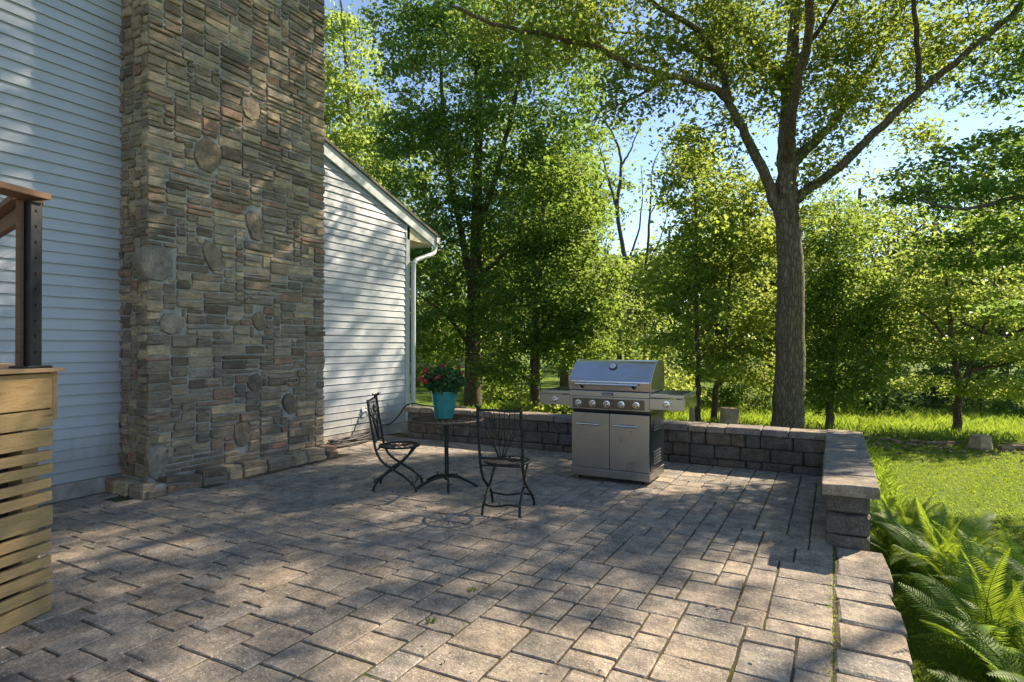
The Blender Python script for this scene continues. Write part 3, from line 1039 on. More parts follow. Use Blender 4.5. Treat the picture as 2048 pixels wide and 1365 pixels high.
# ------------------------------------------------------------------ bistro table and chairs
irnd = random.Random(17)


def knots(m, path, n, r=0.006):
    for _ in range(n):
        i = irnd.randrange(1, len(path) - 1)
        p_ = Vector(path[i])
        d = Vector((irnd.uniform(-1, 1), irnd.uniform(-1, 1), irnd.uniform(.1, 1))).normalized()
        m.tube([p_, p_ + d * irnd.uniform(.025, .045)], [r, r * .7], 6)


table = thing('bistro_table', 'round dark iron bistro table with twig shaped pedestal feet', 'table', (-3.61, 5.25, 0))
TH, TR = 0.705, 0.385
ring = lambda R, z, n=40: [(R * math.cos(2 * math.pi * k / n), R * math.sin(2 * math.pi * k / n), z) for k in range(n + 1)]
obj('top_rim', MB().tube(ring(TR, TH), .012, 8, False), 'ironbrown', table, (0, 0, 0), smooth=True)
m = MB()
for k in range(9):
    o_ = -TR + TR * 2 * (k + .5) / 9
    l = math.sqrt(TR * TR - o_ * o_)
    m.tube(catmull([(-l, o_, TH), (-l * .3, o_ + irnd.uniform(-.02, .02), TH), (l * .3, o_ + irnd.uniform(-.02, .02), TH), (l, o_, TH)], 3), .0035, 5)
    m.tube(catmull([(o_, -l, TH - .005), (o_ + irnd.uniform(-.02, .02), -l * .3, TH - .005), (o_ + irnd.uniform(-.02, .02), l * .3, TH - .005), (o_, l, TH - .005)], 3), .0035, 5)
obj('top_lattice', m, 'ironbrown', table, (0, 0, 0))
pp = [(0, 0, .07), (.003, 0, .2), (-.003, .002, .4), (.002, 0, .55), (0, 0, .66), (0, 0, TH - .01)]
m = MB().tube(catmull(pp, 3), .0225, 10)
knots(m, catmull(pp, 3), 7, .008)
obj('pedestal', m, 'iron', table, (0, 0, 0), smooth=True)
for k in range(5):
    a = .35 + k * 2 * math.pi / 5
    ca, sa = math.cos(a), math.sin(a)
    path = catmull([(0, 0, .10), (ca * .07, sa * .07, .105), (ca * .16 - sa * .01, sa * .16 + ca * .01, .085), (ca * .25, sa * .25, .05), (ca * .335, sa * .335, .007)], 4)
    m = MB().tube(path, [.014] * (len(path) - 1) + [.011], 8)
    knots(m, path, 3, .007)
    obj('foot', m, 'iron', table, (0, 0, 0), smooth=True)
for k in range(4):
    a = .2 + k * math.pi / 2
    ca, sa = math.cos(a), math.sin(a)
    path = catmull([(ca * .01, sa * .01, .55), (ca * .09, sa * .09, .605), (ca * .20, sa * .20, .64), (ca * .33, sa * .33, TH - .012)], 4)
    m = MB().tube(path, .007, 6)
    obj('brace', m, 'ironbrown', table, (0, 0, 0), smooth=True)


def make_chair(label, loc, rot, bird=True):
    ch = thing('folding_chair', label, 'chair', loc, rot, 'bistro chairs')
    SH = .445
    for s_ in (-1, 1):
        pth = catmull([(s_ * .195, -.275, .925), (s_ * .195, -.25, .75), (s_ * .193, -.215, .55), (s_ * .19, -.19, .42), (s_ * .187, -.13, .31), (s_ * .185, -.02, .23), (s_ * .19, .12, .14), (s_ * .20, .20, .06), (s_ * .20, .215, .008)], 4)
        m = MB().tube(pth, .0125, 8)
        knots(m, pth, 4)
        obj('back_post', m, 'iron', ch, (0, 0, 0), smooth=True)
        pth = catmull([(s_ * .15, .17, SH - .01), (s_ * .155, .12, .36), (s_ * .158, .02, .26), (s_ * .16, -.11, .17), (s_ * .165, -.20, .08), (s_ * .168, -.225, .008)], 4)
        m = MB().tube(pth, .0125, 8)
        knots(m, pth, 3)
        obj('leg', m, 'iron', ch, (0, 0, 0), smooth=True)
    obj('top_bar', MB().tube(catmull([(-.2, -.275, .925), (-.07, -.277, .93), (.08, -.277, .922), (.2, -.275, .925)], 4), .011, 8), 'iron', ch, (0, 0, 0), smooth=True)
    obj('back_bar', MB().tube(catmull([(-.195, -.205, .50), (0, -.215, .505), (.195, -.205, .50)], 4), .010, 8), 'iron', ch, (0, 0, 0), smooth=True)
    for yy, zz, xx in ((.205, .10, .2), (-.215, .10, .167)):
        pth = catmull([(-xx, yy, zz), (-xx * .3, yy, zz - .012), (xx * .4, yy, zz + .008), (xx, yy, zz)], 4)
        m = MB().tube(pth, .009, 8)
        knots(m, pth, 2, .005)
        obj('stretcher', m, 'iron', ch, (0, 0, 0), smooth=True)
    # twig pattern in the back
    m = MB()
    bk = lambda x, z: (x, -.205 - (z - .5) * .165, z)
    for j in range(9):
        a = -1.0 + 2.0 * j / 8
        x1 = .185 * a
        mid = bk(x1 * .55 + irnd.uniform(-.02, .02), .66 + irnd.uniform(-.03, .03))
        m.tube(catmull([bk(x1 * .12, .507), mid, bk(x1 * .9, .80 + irnd.uniform(-.03, .03)), bk(x1, .925)], 3), .0034, 5)
        m.tube([mid, bk(mid[0] + irnd.uniform(-.06, .06), mid[2] + .12), bk(max(-.19, min(.19, mid[0] + irnd.uniform(-.1, .1))), mid[2] + .22)], .0028, 5)
    obj('back_twigs', m, 'iron', ch, (0, 0, 0))
    # seat
    obj('seat_rim', MB().tube([(x, y + .01, z) for x, y, z in ring(.205, SH, 32)], .011, 8, False), 'iron', ch, (0, 0, 0), smooth=True)
    m = MB()
    for j in range(14):
        a = 2 * math.pi * j / 14
        m.tube(catmull([(0, .01, SH), (.1 * math.cos(a + .2), .01 + .1 * math.sin(a + .2), SH + .002), (.2 * math.cos(a), .01 + .2 * math.sin(a), SH)], 3), .0042, 5)
        m.tube([(.1 * math.cos(a + .2), .01 + .1 * math.sin(a + .2), SH), (.2 * math.cos(a + .3), .01 + .2 * math.sin(a + .3), SH)], .0036, 5)
        m.tube([(.055 * math.cos(a), .01 + .055 * math.sin(a), SH), (.15 * math.cos(a - .25), .01 + .15 * math.sin(a - .25), SH)], .0036, 5)
    obj('seat_lattice', m, 'ironbrown', ch, (0, 0, 0))
    obj('seat_bar', MB().tube([(-.155, .16, SH - .012), (.155, .16, SH - .012)], .009, 8).tube([(-.19, -.175, SH - .012), (.19, -.175, SH - .012)], .009, 8), 'iron', ch, (0, 0, 0))
    # little bird perched on the corner of the back
    bm_ = MB().tube(catmull([(0, -.032, 0), (0, -.02, .012), (0, 0, .016), (0, .022, .026), (0, .034, .034)], 4), [.004, .007, .010, .012, .014, .016, .0175, .0175, .0165, .014, .013, .0135, .0135, .013, .0125, .011, .008][:17], 10)
    bm_.tube([(0, .044, .036), (0, .060, .033)], [.005, .001], 6)
    bm_.tube([(0, -.02, .010), (0, -.055, .03), (0, -.062, .036)], [.008, .006, .003], 6)
    bd_ = obj('bird_ornament', bm_, 'iron', ch, (-.195, -.275, .935), (0, 0, .9 if bird else 0), smooth=True)
    return ch


make_chair('dark iron folding chair standing in front of the stone chimney, side view', (-4.00, 4.94, 0), math.atan2(-.88, .47))
make_chair('dark iron folding chair beside the grill, its open back turned to the viewer', (-2.60, 4.74, 0), math.atan2(.24, .97))

# ------------------------------------------------------------------ planter on the table
pot = thing('flower_pot', 'glossy teal flower pot with red flowering plant on the iron table', 'plant pot', (-3.62, 5.22, TH + .013))
obj('pot', MB().lathe([(.0, 0), (.092, 0), (.098, .01), (.108, .07), (.118, .14), (.128, .21), (.135, .262), (.142, .266), (.142, .285), (.130, .285), (.122, .25), (.0, .25)], 12), 'teal', pot, (0, 0, 0), bevel=.004)
obj('soil', MB().lathe([(.121, .245), (.121, .258)], 20), 'soil', pot, (0, 0, 0))


def leaf_cloud(name, P, size, rng, up=0.8, lobed=False, aspect=0.62, droop=0.15):
    """folded leaf blades centred on the points P, mixed directions"""
    n = len(P)
    nrm = rng.normal(0, 1, (n, 3))
    nrm[:, 2] = np.abs(nrm[:, 2]) * 0.5 + up
    nrm /= np.linalg.norm(nrm, axis=1, keepdims=True)
    d = rng.normal(0, 1, (n, 3))
    d -= nrm * (d * nrm).sum(1, keepdims=True)
    d /= np.linalg.norm(d, axis=1, keepdims=True)
    sd_ = np.cross(nrm, d)
    s = (size * rng.uniform(0.5, 1.35, n))[:, None]
    wd = s * aspect * 0.5
    base = P - d * s * 0.5
    tip = P + d * s * 0.5 - nrm * s * droop
    l = P + sd_ * wd + nrm * s * 0.10 - d * s * 0.06
    r = P - sd_ * wd + nrm * s * 0.10 - d * s * 0.06
    Vv = np.stack([base, r, tip, l], 1).reshape(-1, 3)
    i0 = np.arange(n) * 4
    Ff = np.stack([np.stack([i0, i0 + 1, i0 + 2], 1), np.stack([i0, i0 + 2, i0 + 3], 1)], 1).reshape(-1, 3)
    return np_mesh(name, Vv, Ff)


rng = np.random.default_rng(4)
P = rng.normal(0, 1, (620, 3))
P /= np.linalg.norm(P, axis=1, keepdims=True)
P *= (rng.uniform(0.35, 1, 620) ** 0.5)[:, None]
P = P * np.array([.225, .225, .15]) + np.array([0, 0, .385])
P[:, 2] = np.maximum(P[:, 2], .262)
obj('foliage', leaf_cloud('foliage', P, 0.075, rng, 0.5, aspect=.5), 'potleaf', pot, (0, 0, 0))
m = MB()
for k in range(16):
    a, r0 = irnd.uniform(0, 6.28), irnd.uniform(.05, .17)
    m.tube(catmull([(r0 * .3 * math.cos(a), r0 * .3 * math.sin(a), .25), (r0 * .6 * math.cos(a), r0 * .6 * math.sin(a), .33), (r0 * math.cos(a), r0 * math.sin(a), irnd.uniform(.38, .50))], 3), .004, 5)
obj('stems', m, 'potleaf', pot, (0, 0, 0))
for fx, fy, fz in ((-.19, .06, .41), (-.14, -.05, .455), (-.02, .02, .495), (.17, .05, .44), (.06, -.16, .40), (-.07, -.15, .36), (-.215, -.03, .37), (.10, .10, .48)):
    m = MB()
    for k in range(5):
        a = k * 2 * math.pi / 5
        ca, sa = math.cos(a), math.sin(a)
        m.add([(0, 0, 0), (ca * .022 - sa * .020, sa * .022 + ca * .020, .012), (ca * .046 - sa * .012, sa * .046 + ca * .012, .006), (ca * .042 + sa * .016, sa * .042 - ca * .016, .004), (ca * .02 + sa * .020, sa * .02 - ca * .020, .012)], [(0, 4, 3, 2, 1)])
    fl = obj('flower', m, 'petal', pot, (fx * 1.22, fy * 1.22 - .03, fz + .035), (irnd.uniform(.5, 1.2), irnd.uniform(-.5, .5), irnd.uniform(-1, 0.6)))
    obj('flower_eye', MB().lathe([(.006, 0), (.006, .010), (.002, .013)], 8), 'petaleye', fl, (0, 0, 0.002))

# ------------------------------------------------------------------ hose things by the foundation
hp = catmull([(XW + .10, 7.22, .40), (XW + .18, 7.24, .36), (XW + .25, 7.30, .27), (XW + .30, 7.42, .22), (XW + .33, 7.55, .26), (XW + .40, 7.64, .38), (XW + .46, 7.70, .50), (XW + .55, 7.78, .535), (XW + .72, 7.82, .51), (XW + 1.0, 7.86, .495), (XW + 1.25, 7.95, .494), (XW + 1.4, 8.1, .46), (XW + 1.42, 8.22, .2), (XW + 1.45, 8.3, -.38)], 5)
tag(obj('garden_hose', MB().tube(hp, .0125, 8), 'hose', smooth=True), 'black garden hose looping from the house up over the block wall', 'hose')
hb = thing('hose_tap', 'small metal hose tap on the house wall above the foundation', 'tap', (XW + .02, 7.20, .40))
obj('tap_body', MB().tube([(0, 0, .02), (.06, 0, .02), (.085, 0, 0), (.088, .015, -.02)], [.016, .014, .014, .015], 10), 'chrome', hb, (0, 0, 0))
obj('tap_wheel', MB().tube([(.045 + .0 * math.cos(a), .026 * math.cos(a), .062 + .026 * math.sin(a)) for a in [k * .5236 for k in range(13)]], .005, 6).tube([(.045, 0, .03), (.045, 0, .062)], .005, 6).tube([(.045, -.026, .062), (.045, .026, .062)], .003, 5), 'chrome', hb, (0, 0, 0))
obj('tap_plate', MB().box((0, -.045, -.05), (.012, .045, .09)), 'trim', hb, (0, 0, 0), bevel=.003)
cp_ = []
for k in range(260):
    a = k * .36
    cp_.append((XW + .20 + .11 * math.cos(a) + .02 * math.sin(a * .37), 6.62 + .40 * math.sin(a) + .05 * math.sin(a * .21) + (.10 if k > 130 else 0), .022 + .10 * (k / 260) * (0.5 + .5 * math.sin(a * .29 + 1)) + .012 * math.sin(a * 1.7)))
tag(obj('drain_hose', MB().tube(cp_, .011, 6), 'hose', smooth=True), 'tangled coil of black hose lying against the house foundation', 'hose coil')

# ------------------------------------------------------------------ trees


def skeleton(limbs, seeds, rng, twig=0.011):
    """limbs: list of (points, r0, r1). seeds: leaf cluster centres. Grows a fine branch from the nearest wood to each seed."""
    m = MB()
    nodes = []
    for pts, r0, r1 in limbs:
        path = catmull(pts, 5)
        n = len(path)
        path = [p + Vector(rng.normal(0, 0.012, 3)) if 0 < i < n - 1 else p for i, p in enumerate(path)]
        m.tube(path, [r0 + (r1 - r0) * (i / (n - 1)) ** 0.8 for i in range(n)], 12 if r0 > .12 else 7, False)
        nodes += [tuple(p) for p in path[n // 4 if r0 > .1 else 0:]]
    N = np.array(nodes)
    S_ = np.array(seeds)
    d0 = np.array([np.min(((N - s) ** 2).sum(1)) for s in S_])
    cap = len(N) + len(S_) * 2
    A = np.empty((cap, 3))
    A[:len(N)] = N
    cnt = len(N)
    dep = np.zeros(cap)
    for idx in np.argsort(d0):
        s = S_[idx]
        dd = ((A[:cnt] - s) ** 2).sum(1) * (1 + 0.5 * (A[:cnt, 2] > s[2])) + dep[:cnt] * 0.02
        j = int(np.argmin(dd))
        a = A[j]
        L = float(np.linalg.norm(s - a))
        mid = (a + s) / 2 + np.array([0, 0, 0.10 * L]) + rng.normal(0, 0.05 * L, 3)
        r = min(0.035, twig * (0.6 + 0.5 * L))
        m.tube([a, mid, s], [r, r * 0.75, r * 0.35], 4, False)
        A[cnt] = mid
        A[cnt + 1] = s
        dep[cnt:cnt + 2] = dep[j] + 1
        cnt += 2
    return m


def cluster_points(blobs, rng, shell=0.45):
    """blobs: (centre, radii, count)"""
    out = []
    for c, r, n in blobs:
        q = rng.normal(0, 1, (n, 3))
        q /= np.linalg.norm(q, axis=1, keepdims=True)
        q *= (rng.uniform(shell ** 3, 1, n) ** (1 / 3))[:, None]
        out.append(np.array(c) + q * np.array(r))
    return np.concatenate(out)


def leaves_at(seeds, per, rad, rng, flat=0.55, drop=0.0):
    n = len(seeds)
    rr = rng.uniform(0.6, 1.35, n)
    P = np.repeat(seeds, per, 0) + rng.normal(0, 0.5, (n * per, 3)) * np.array([1, 1, flat]) * (rad * np.repeat(rr, per))[:, None]
    P[:, 2] -= drop * rad
    return P


def make_tree(name, label, base, limbs, blobs, leafmat, barkmat, seed, per=40, rad=0.38, leaf=0.13, flat=0.55, up=0.8, group=None, shell=0.45, aspect=.62, twig=.011):
    rg = np.random.default_rng(seed)
    tr = thing(name, label, 'tree', base, 0, group)
    seeds = cluster_points(blobs, rg, shell)
    sk = skeleton(limbs, seeds, rg, twig)
    obj('trunk', sk, barkmat, tr, smooth=True)
    P = leaves_at(seeds, per, rad, rg, flat)
    P = P[P[:, 2] > -0.2]
    obj('crown', leaf_cloud('crown', P, leaf, rg, up, aspect=aspect), leafmat, tr)
    return tr


def blob(x, y, rx, ry, d, rd, n):
    c = at(x, y, d)
    return (tuple(c), (rx * d / 1200 * .95 + rd * .0, rd, ry * d / 1200), n)


def B(x, y, rx, ry, d, rd, n):
    """ellipsoid at photo position x, y, d metres away; wide rx, high ry (photo units), rd metres deep"""
    c = at(x, y, d)
    w_ = rx * d / 1200
    # radii along world X and Y: mix of width and depth for the yaw of the view
    ax = math.sqrt((w_ * RX) ** 2 + (rd * FX) ** 2)
    ay = math.sqrt((w_ * RY) ** 2 + (rd * FY) ** 2)
    return (tuple(c), (ax, ay, ry * d / 1200), n)


def AT(pts, d):
    return [at(p[0], p[1], d + (p[2] if len(p) > 2 else 0)) for p in pts]


d = 11.0
mb_ = at(1575, 853, d)
mb_.z = gz(mb_.x, mb_.y) - .05
trunk = [mb_ + Vector((0, 0, 0)), *AT([(1577, 800), (1582, 640), (1580, 520), (1574, 400)], d)]
limbs = [(trunk, .30, .20),
         (AT([(1576, 420), (1574, 330), (1576, 240, .1), (1582, 150, .2), (1592, 40, .3), (1600, -90, .4), (1590, -260, .5), (1600, -420, .5)], d), .20, .04),
         (AT([(1583, 410), (1615, 380), (1680, 335, -.3), (1750, 265, -.6), (1840, 185, -.9), (1930, 110, -1.1), (2048, 5, -1.4), (2130, -110, -1.8), (2120, -240, -2.2)], d), .105, .035),
         (AT([(1578, 340), (1610, 300, .2), (1660, 255, .4), (1710, 190, .7), (1750, 120, 1.0), (1790, 50, 1.3), (1830, -60, 1.6), (1860, -200, 2)], d), .115, .03),
         (AT([(1570, 440), (1548, 400), (1528, 340, -.1), (1490, 270, -.2), (1462, 205, -.3), (1440, 130, -.4), (1395, 60, -.6), (1320, 15, -.9), (1250, -60, -1.2)], d), .125, .03),
         (AT([(1462, 205, -.3), (1420, 172, -.6), (1340, 150, -1.0), (1260, 128, -1.5), (1190, 92, -1.9), (1100, 72, -2.3), (1000, 50, -2.8), (900, 10, -3.2)], d), .075, .02),
         (AT([(1578, 180, .2), (1548, 140, .2), (1500, 70, .1), (1460, 20, 0), (1420, -80, -.2), (1360, -220, -.5)], d), .10, .03),
         (AT([(1578, 170, .2), (1600, 120, 0), (1640, 60, -.5), (1680, -10, -1), (1720, -120, -1.6)], d), .07, .025),
         (AT([(1440, 130, -.4), (1380, 100, -.1), (1310, 72, .3), (1220, 60, .8), (1150, 30, 1.2)], d), .05, .015),
         (AT([(1340, 150, -1.0), (1280, 190, -1.2), (1230, 215, -1.4), (1190, 245, -1.5)], d), .028, .01),
         (AT([(1840, 185, -.9), (1832, 20, -1.7), (1812, -130, -2.4), (1800, -230, -2.9)], d), .05, .015),  # limb added to carry a clump placed to shade the deck
         (AT([(1574, 330), (1590, 200, -1.2), (1620, 40, -2.4), (1600, -150, -3.4), (1560, -300, -4)], d), .10, .03)]
blobs = [B(1560, 40, 190, 130, d, 1.6, 170), B(1300, 40, 190, 75, d - .6, 1.4, 110), B(1090, 40, 170, 70, d - 2.2, 1.0, 70), B(1770, 130, 130, 110, d + .4, 1.4, 105), B(1920, 20, 160, 120, d - .6, 1.5, 120),
         B(1500, -280, 420, 210, d, 3.0, 165), B(1800, -220, 130, 95, d - 2.9, 1.2, 60), B(1490, 70, 120, 90, d + 2.6, 1.0, 75), B(1400, -430, 170, 90, d - 1, 1.4, 90), B(2060, -230, 170, 120, 8.7, 1.6, 58), B(1415, 300, 75, 65, d, .7, 26), B(1650, 325, 70, 60, d, .7, 26), B(1260, 190, 90, 45, d - 1.2, .6, 26), B(1180, -200, 250, 130, d - 2, 2.0, 60),  # some clumps, mostly out of view, added to shade deck, walls and patio
         B(1480, 180, 90, 80, d, .9, 40), B(1640, 200, 90, 90, d, 1.0, 50), B(1600, -200, 300, 150, d - 3.5, 1.6, 50), B(1900, -220, 220, 130, d - 1, 2, 75), B(1380, 120, 80, 60, d, .9, 30),
         B(1590, 420, 50, 30, d + .2, .5, 10), B(1840, 270, 60, 40, d + .4, .6, 14)]
make_tree('maple_tree', 'big maple with thick grey trunk and long spreading limbs behind the block wall', mb_, limbs, blobs, 'leaf_maple', 'bark', 31, 42, .37, .092, .6, .8)

# tall tree group at the left, behind the wall
d = 17.0
b_ = at(945, 800, d)
b_.z = gz(b_.x, b_.y)
limbs = [([b_, *AT([(946, 720), (948, 600), (952, 480), (955, 330), (958, 200), (950, 60), (945, -120)], d)], .27, .05),
         (AT([(948, 600), (925, 480, .3), (900, 350, .6), (888, 240, .8), (880, 120, 1), (870, 0, 1)], d), .13, .03),
         (AT([(952, 470), (985, 380, -.3), (1010, 280, -.5), (1040, 160, -.8), (1060, 40, -1)], d), .12, .03),
         (AT([(946, 700), (900, 640, -.5), (865, 610, -1), (835, 590, -1.3)], d), .06, .02),
         (AT([(950, 560), (1020, 500, -.6), (1090, 450, -1), (1150, 420, -1.4)], d), .07, .02)]
blobs = [B(900, 160, 130, 150, d, 2.0, 190), B(1010, 60, 150, 120, d, 2.2, 170), B(860, 330, 95, 110, d, 1.8, 95), B(1000, 300, 130, 110, d, 2.2, 150), B(1090, 420, 115, 120, d - .5, 2.2, 165),
         B(900, 500, 95, 110, d, 1.8, 105), B(1040, 560, 120, 100, d, 2.0, 130), B(880, 660, 75, 60, d, 1.6, 60), B(960, -120, 170, 120, d, 2.2, 90), B(820, 60, 55, 80, d, 1.6, 50), B(1120, 150, 100, 110, d, 1.8, 110), B(1130, 300, 70, 70, d, 1.5, 60), B(815, 270, 60, 40, d, 1.4, 35), B(850, 560, 50, 120, d, 1.4, 50)]
make_tree('shade_tree', 'tall dense shade tree rising behind the teal flower pot', b_, limbs, blobs, 'leaf_dark', 'bark2', 32, 46, .47, .128, .5, .9)

d = 15.5
b_ = at(1072, 815, d)
b_.z = gz(b_.x, b_.y)
limbs = [([b_, *AT([(1070, 740), (1072, 640), (1078, 540), (1085, 440), (1090, 340)], d)], .14, .03),
         (AT([(1071, 680), (1120, 600, -.4), (1160, 540, -.6), (1190, 480, -.8)], d), .06, .02)]
blobs = [B(1110, 420, 95, 110, d, 1.5, 110), B(1150, 560, 90, 90, d - .3, 1.4, 105), B(1030, 650, 90, 75, d, 1.5, 80), B(1140, 680, 80, 55, d, 1.3, 62), B(1010, 740, 60, 28, d, 1.2, 26), B(1180, 640, 50, 50, d - .8, .8, 35)]
make_tree('shade_tree', 'leafy tree with a thin dark trunk just left of the grill', b_, limbs, blobs, 'leaf_dark', 'bark2', 33, 46, .43, .122, .5, .9)

d = 23.0
b_ = at(690, 760, d)
b_.z = gz(b_.x, b_.y)
limbs = [([b_, *AT([(690, 600), (688, 400), (695, 250), (690, 100), (680, 0)], d)], .22, .04), (AT([(690, 350), (720, 260), (740, 170)], d), .07, .02)]
blobs = [B(690, 110, 55, 75, d, 2.0, 60), B(705, 230, 65, 70, d, 2.0, 85), B(715, 320, 55, 60, d - 1, 1.8, 95), B(670, 420, 90, 90, d, 2.2, 90)]
make_tree('shade_tree', 'light green tree showing above the gable roof', b_, limbs, blobs, 'leaf_light', 'barkgrey', 34, 46, .55, .165, .6, .7)

d = 24.0
b_ = at(1255, 790, d)
b_.z = gz(b_.x, b_.y)
limbs = [([b_, *AT([(1255, 700), (1262, 600), (1250, 520), (1235, 420), (1243, 330), (1232, 280), (1205, 235)], d)], .17, .025),
         (AT([(1262, 640), (1290, 540), (1300, 430), (1305, 340), (1320, 300)], d), .09, .012),
         (AT([(1235, 420), (1215, 350), (1200, 300), (1185, 265)], d), .06, .012),
         (AT([(1243, 330), (1262, 300), (1275, 265), (1290, 235)], d), .05, .01),
         (AT([(1250, 540), (1275, 470), (1285, 400), (1282, 330)], d), .06, .01), (AT([(1290, 540), (1320, 480), (1340, 400)], d), .05, .01),
         (AT([(1300, 430), (1330, 370), (1335, 320)], d), .03, .008), (AT([(1215, 350), (1195, 330), (1180, 320)], d), .03, .008)]
blobs = [B(1250, 260, 35, 40, d, .8, 9), B(1238, 400, 30, 50, d, .7, 12), B(1270, 560, 45, 50, d, .9, 16), B(1300, 640, 40, 50, d, .9, 18), B(1330, 560, 40, 60, d, 1, 12)]
make_tree('dying_tree', 'thin half bare tree with twisted branches against the sky', b_, limbs, blobs, 'leaf_dark', 'barkgrey', 35, 26, .45, .17, .6, .7, twig=.016)

d = 14.0
b_ = at(1396, 850, d)
b_.z = gz(b_.x, b_.y)
limbs = [([b_, *AT([(1396, 780), (1395, 680), (1393, 560), (1392, 450), (1390, 340), (1392, 280)], d)], .075, .015)]
blobs = [B(1392, 300, 40, 50, d, .7, 30), B(1375, 375, 60, 50, d, .9, 44), B(1410, 470, 70, 55, d, 1.1, 52), B(1350, 540, 60, 50, d, 1.1, 44), B(1400, 620, 75, 45, d, 1.3, 50), B(1340, 690, 50, 25, d, .9, 22), B(1440, 735, 55, 22, d, 1.0, 22)]
make_tree('young_tree', 'slender young tree with a straight thin trunk right of the grill', b_, limbs, blobs, 'leaf_light', 'bark2', 36, 44, .42, .115, .5, .9)
d = 14.6
b_ = at(1428, 850, d)
b_.z = gz(b_.x, b_.y)
limbs = [([b_, *AT([(1432, 780), (1450, 700), (1458, 600), (1466, 500), (1478, 420)], d)], .085, .02), (AT([(1440, 745), (1432, 640), (1430, 540)], d), .04, .012)]
blobs = [B(1480, 390, 60, 50, d, 1.0, 46), B(1515, 470, 55, 45, d, 1.0, 42), B(1460, 545, 65, 45, d, 1.2, 48), B(1520, 620, 60, 45, d, 1.1, 46), B(1475, 700, 70, 28, d, 1.2, 36), B(1525, 755, 55, 18, d, 1.0, 22)]
make_tree('young_tree', 'young forked tree leaning between the straight sapling and the big maple', b_, limbs, blobs, 'leaf_maple', 'bark2', 37, 44, .44, .118, .5, .9)

d = 13.5
b_ = at(1660, 850, d)
b_.z = gz(b_.x, b_.y)
limbs = [([b_, *AT([(1660, 800), (1664, 700), (1670, 590), (1672, 500), (1668, 430)], d)], .10, .02)]
blobs = [B(1665, 480, 70, 75, d, 1.1, 85), B(1690, 600, 75, 75, d, 1.1, 100), B(1640, 640, 50, 80, d, 1.0, 62), B(1680, 730, 80, 60, d, 1.2, 92), B(1650, 790, 70, 25, d, 1.0, 36), B(1735, 640, 40, 60, d + .4, .9, 40)]
make_tree('bushy_tree', 'low bushy tree on a short trunk just right of the big maple', b_, limbs, blobs, 'leaf_dark', 'bark', 38, 46, .38, .098, .6, .75)

d = 13.2
b_ = at(1912, 862, d)
b_.z = gz(b_.x, b_.y)
limbs = [([b_, *AT([(1914, 820), (1918, 780), (1912, 740), (1903, 690), (1900, 620), (1890, 540)], d)], .10, .03),
         (AT([(1918, 785), (1945, 745), (1970, 735), (2010, 728, -.4), (2060, 715, -.8)], d), .06, .02), (AT([(1930, 765), (1950, 700), (1975, 640), (1990, 560)], d), .05, .015),
         (AT([(1905, 700), (1870, 650), (1820, 610), (1780, 590)], d), .035, .012)]
blobs = [B(1820, 590, 90, 32, d, 1.2, 70), B(1900, 520, 90, 45, d, 1.2, 62), B(1960, 610, 90, 35, d, 1.2, 62), B(2000, 700, 80, 28, d - .5, 1.1, 46), B(1850, 700, 70, 25, d, 1.0, 34), B(1990, 780, 80, 22, d - .6, 1.0, 36), B(1870, 770, 60, 14, d, .8, 16), B(2060, 560, 60, 90, d, 1.2, 50), B(1790, 660, 60, 30, d + .5, 1, 30)]
make_tree('small_tree', 'small spreading tree with a forked trunk standing in the meadow grass', b_, limbs, blobs, 'leaf_light', 'bark2', 39, 42, .38, .10, .32, 1.3)

# near tree whose layered boughs reach in at the right edge; its trunk stands outside the picture
d = 7.8
b_ = at(2560, 900, d)
b_.z = gz(b_.x, b_.y)
limbs = [([b_, *AT([(2560, 800), (2555, 600), (2550, 400), (2545, 200), (2535, 0), (2530, -250)], d)], .24, .06),
         (AT([(2553, 540), (2413, 500), (2300, 440), (2180, 400, -.2), (2050, 395, -.3), (1930, 420, -.4), (1830, 400, -.5)], d), .07, .012),
         (AT([(2550, 440), (2410, 390), (2300, 330, .2), (2180, 290, .3), (2060, 310, .4), (1960, 340, .4)], d), .06, .012),
         (AT([(2555, 620), (2415, 590), (2300, 560), (2180, 540, -.2), (2060, 520, -.2), (1940, 505, -.3)], d), .06, .012),
         (AT([(2546, 290), (2405, 210), (2300, 150, .4), (2180, 110, .6), (2060, 120, .8), (1980, 150, .8)], d), .06, .012),
         (AT([(2556, 710), (2418, 698), (2300, 690), (2180, 670, -.2), (2080, 650, -.3)], d), .05, .012)]
blobs = [B(1960, 330, 150, 13, d, .9, 44), B(1930, 385, 140, 12, d - .2, .8, 42), B(2010, 425, 120, 12, d + .2, .8, 36), B(1980, 475, 130, 12, d, .8, 40), B(1960, 520, 110, 10, d - .2, .7, 30), B(2040, 285, 90, 16, d + .3, .8, 30),
         B(2030, 150, 80, 60, d + .8, 1.2, 56), B(2070, 610, 70, 16, d, .8, 24), B(2300, 480, 150, 130, d, 1.0, 50), B(2420, 150, 180, 180, d, 1.2, 30), B(2250, -170, 210, 150, d, 1.5, 60), B(2080, 20, 80, 60, d + .8, 1.2, 40)]  # includes a high clump out of view, added to shade the foreground paving
make_tree('layered_tree', 'tree reaching in from the right edge with dark flat layered boughs', b_, limbs, blobs, 'leaf_dark', 'barkgrey', 40, 30, .30, .085, .30, 1.2)


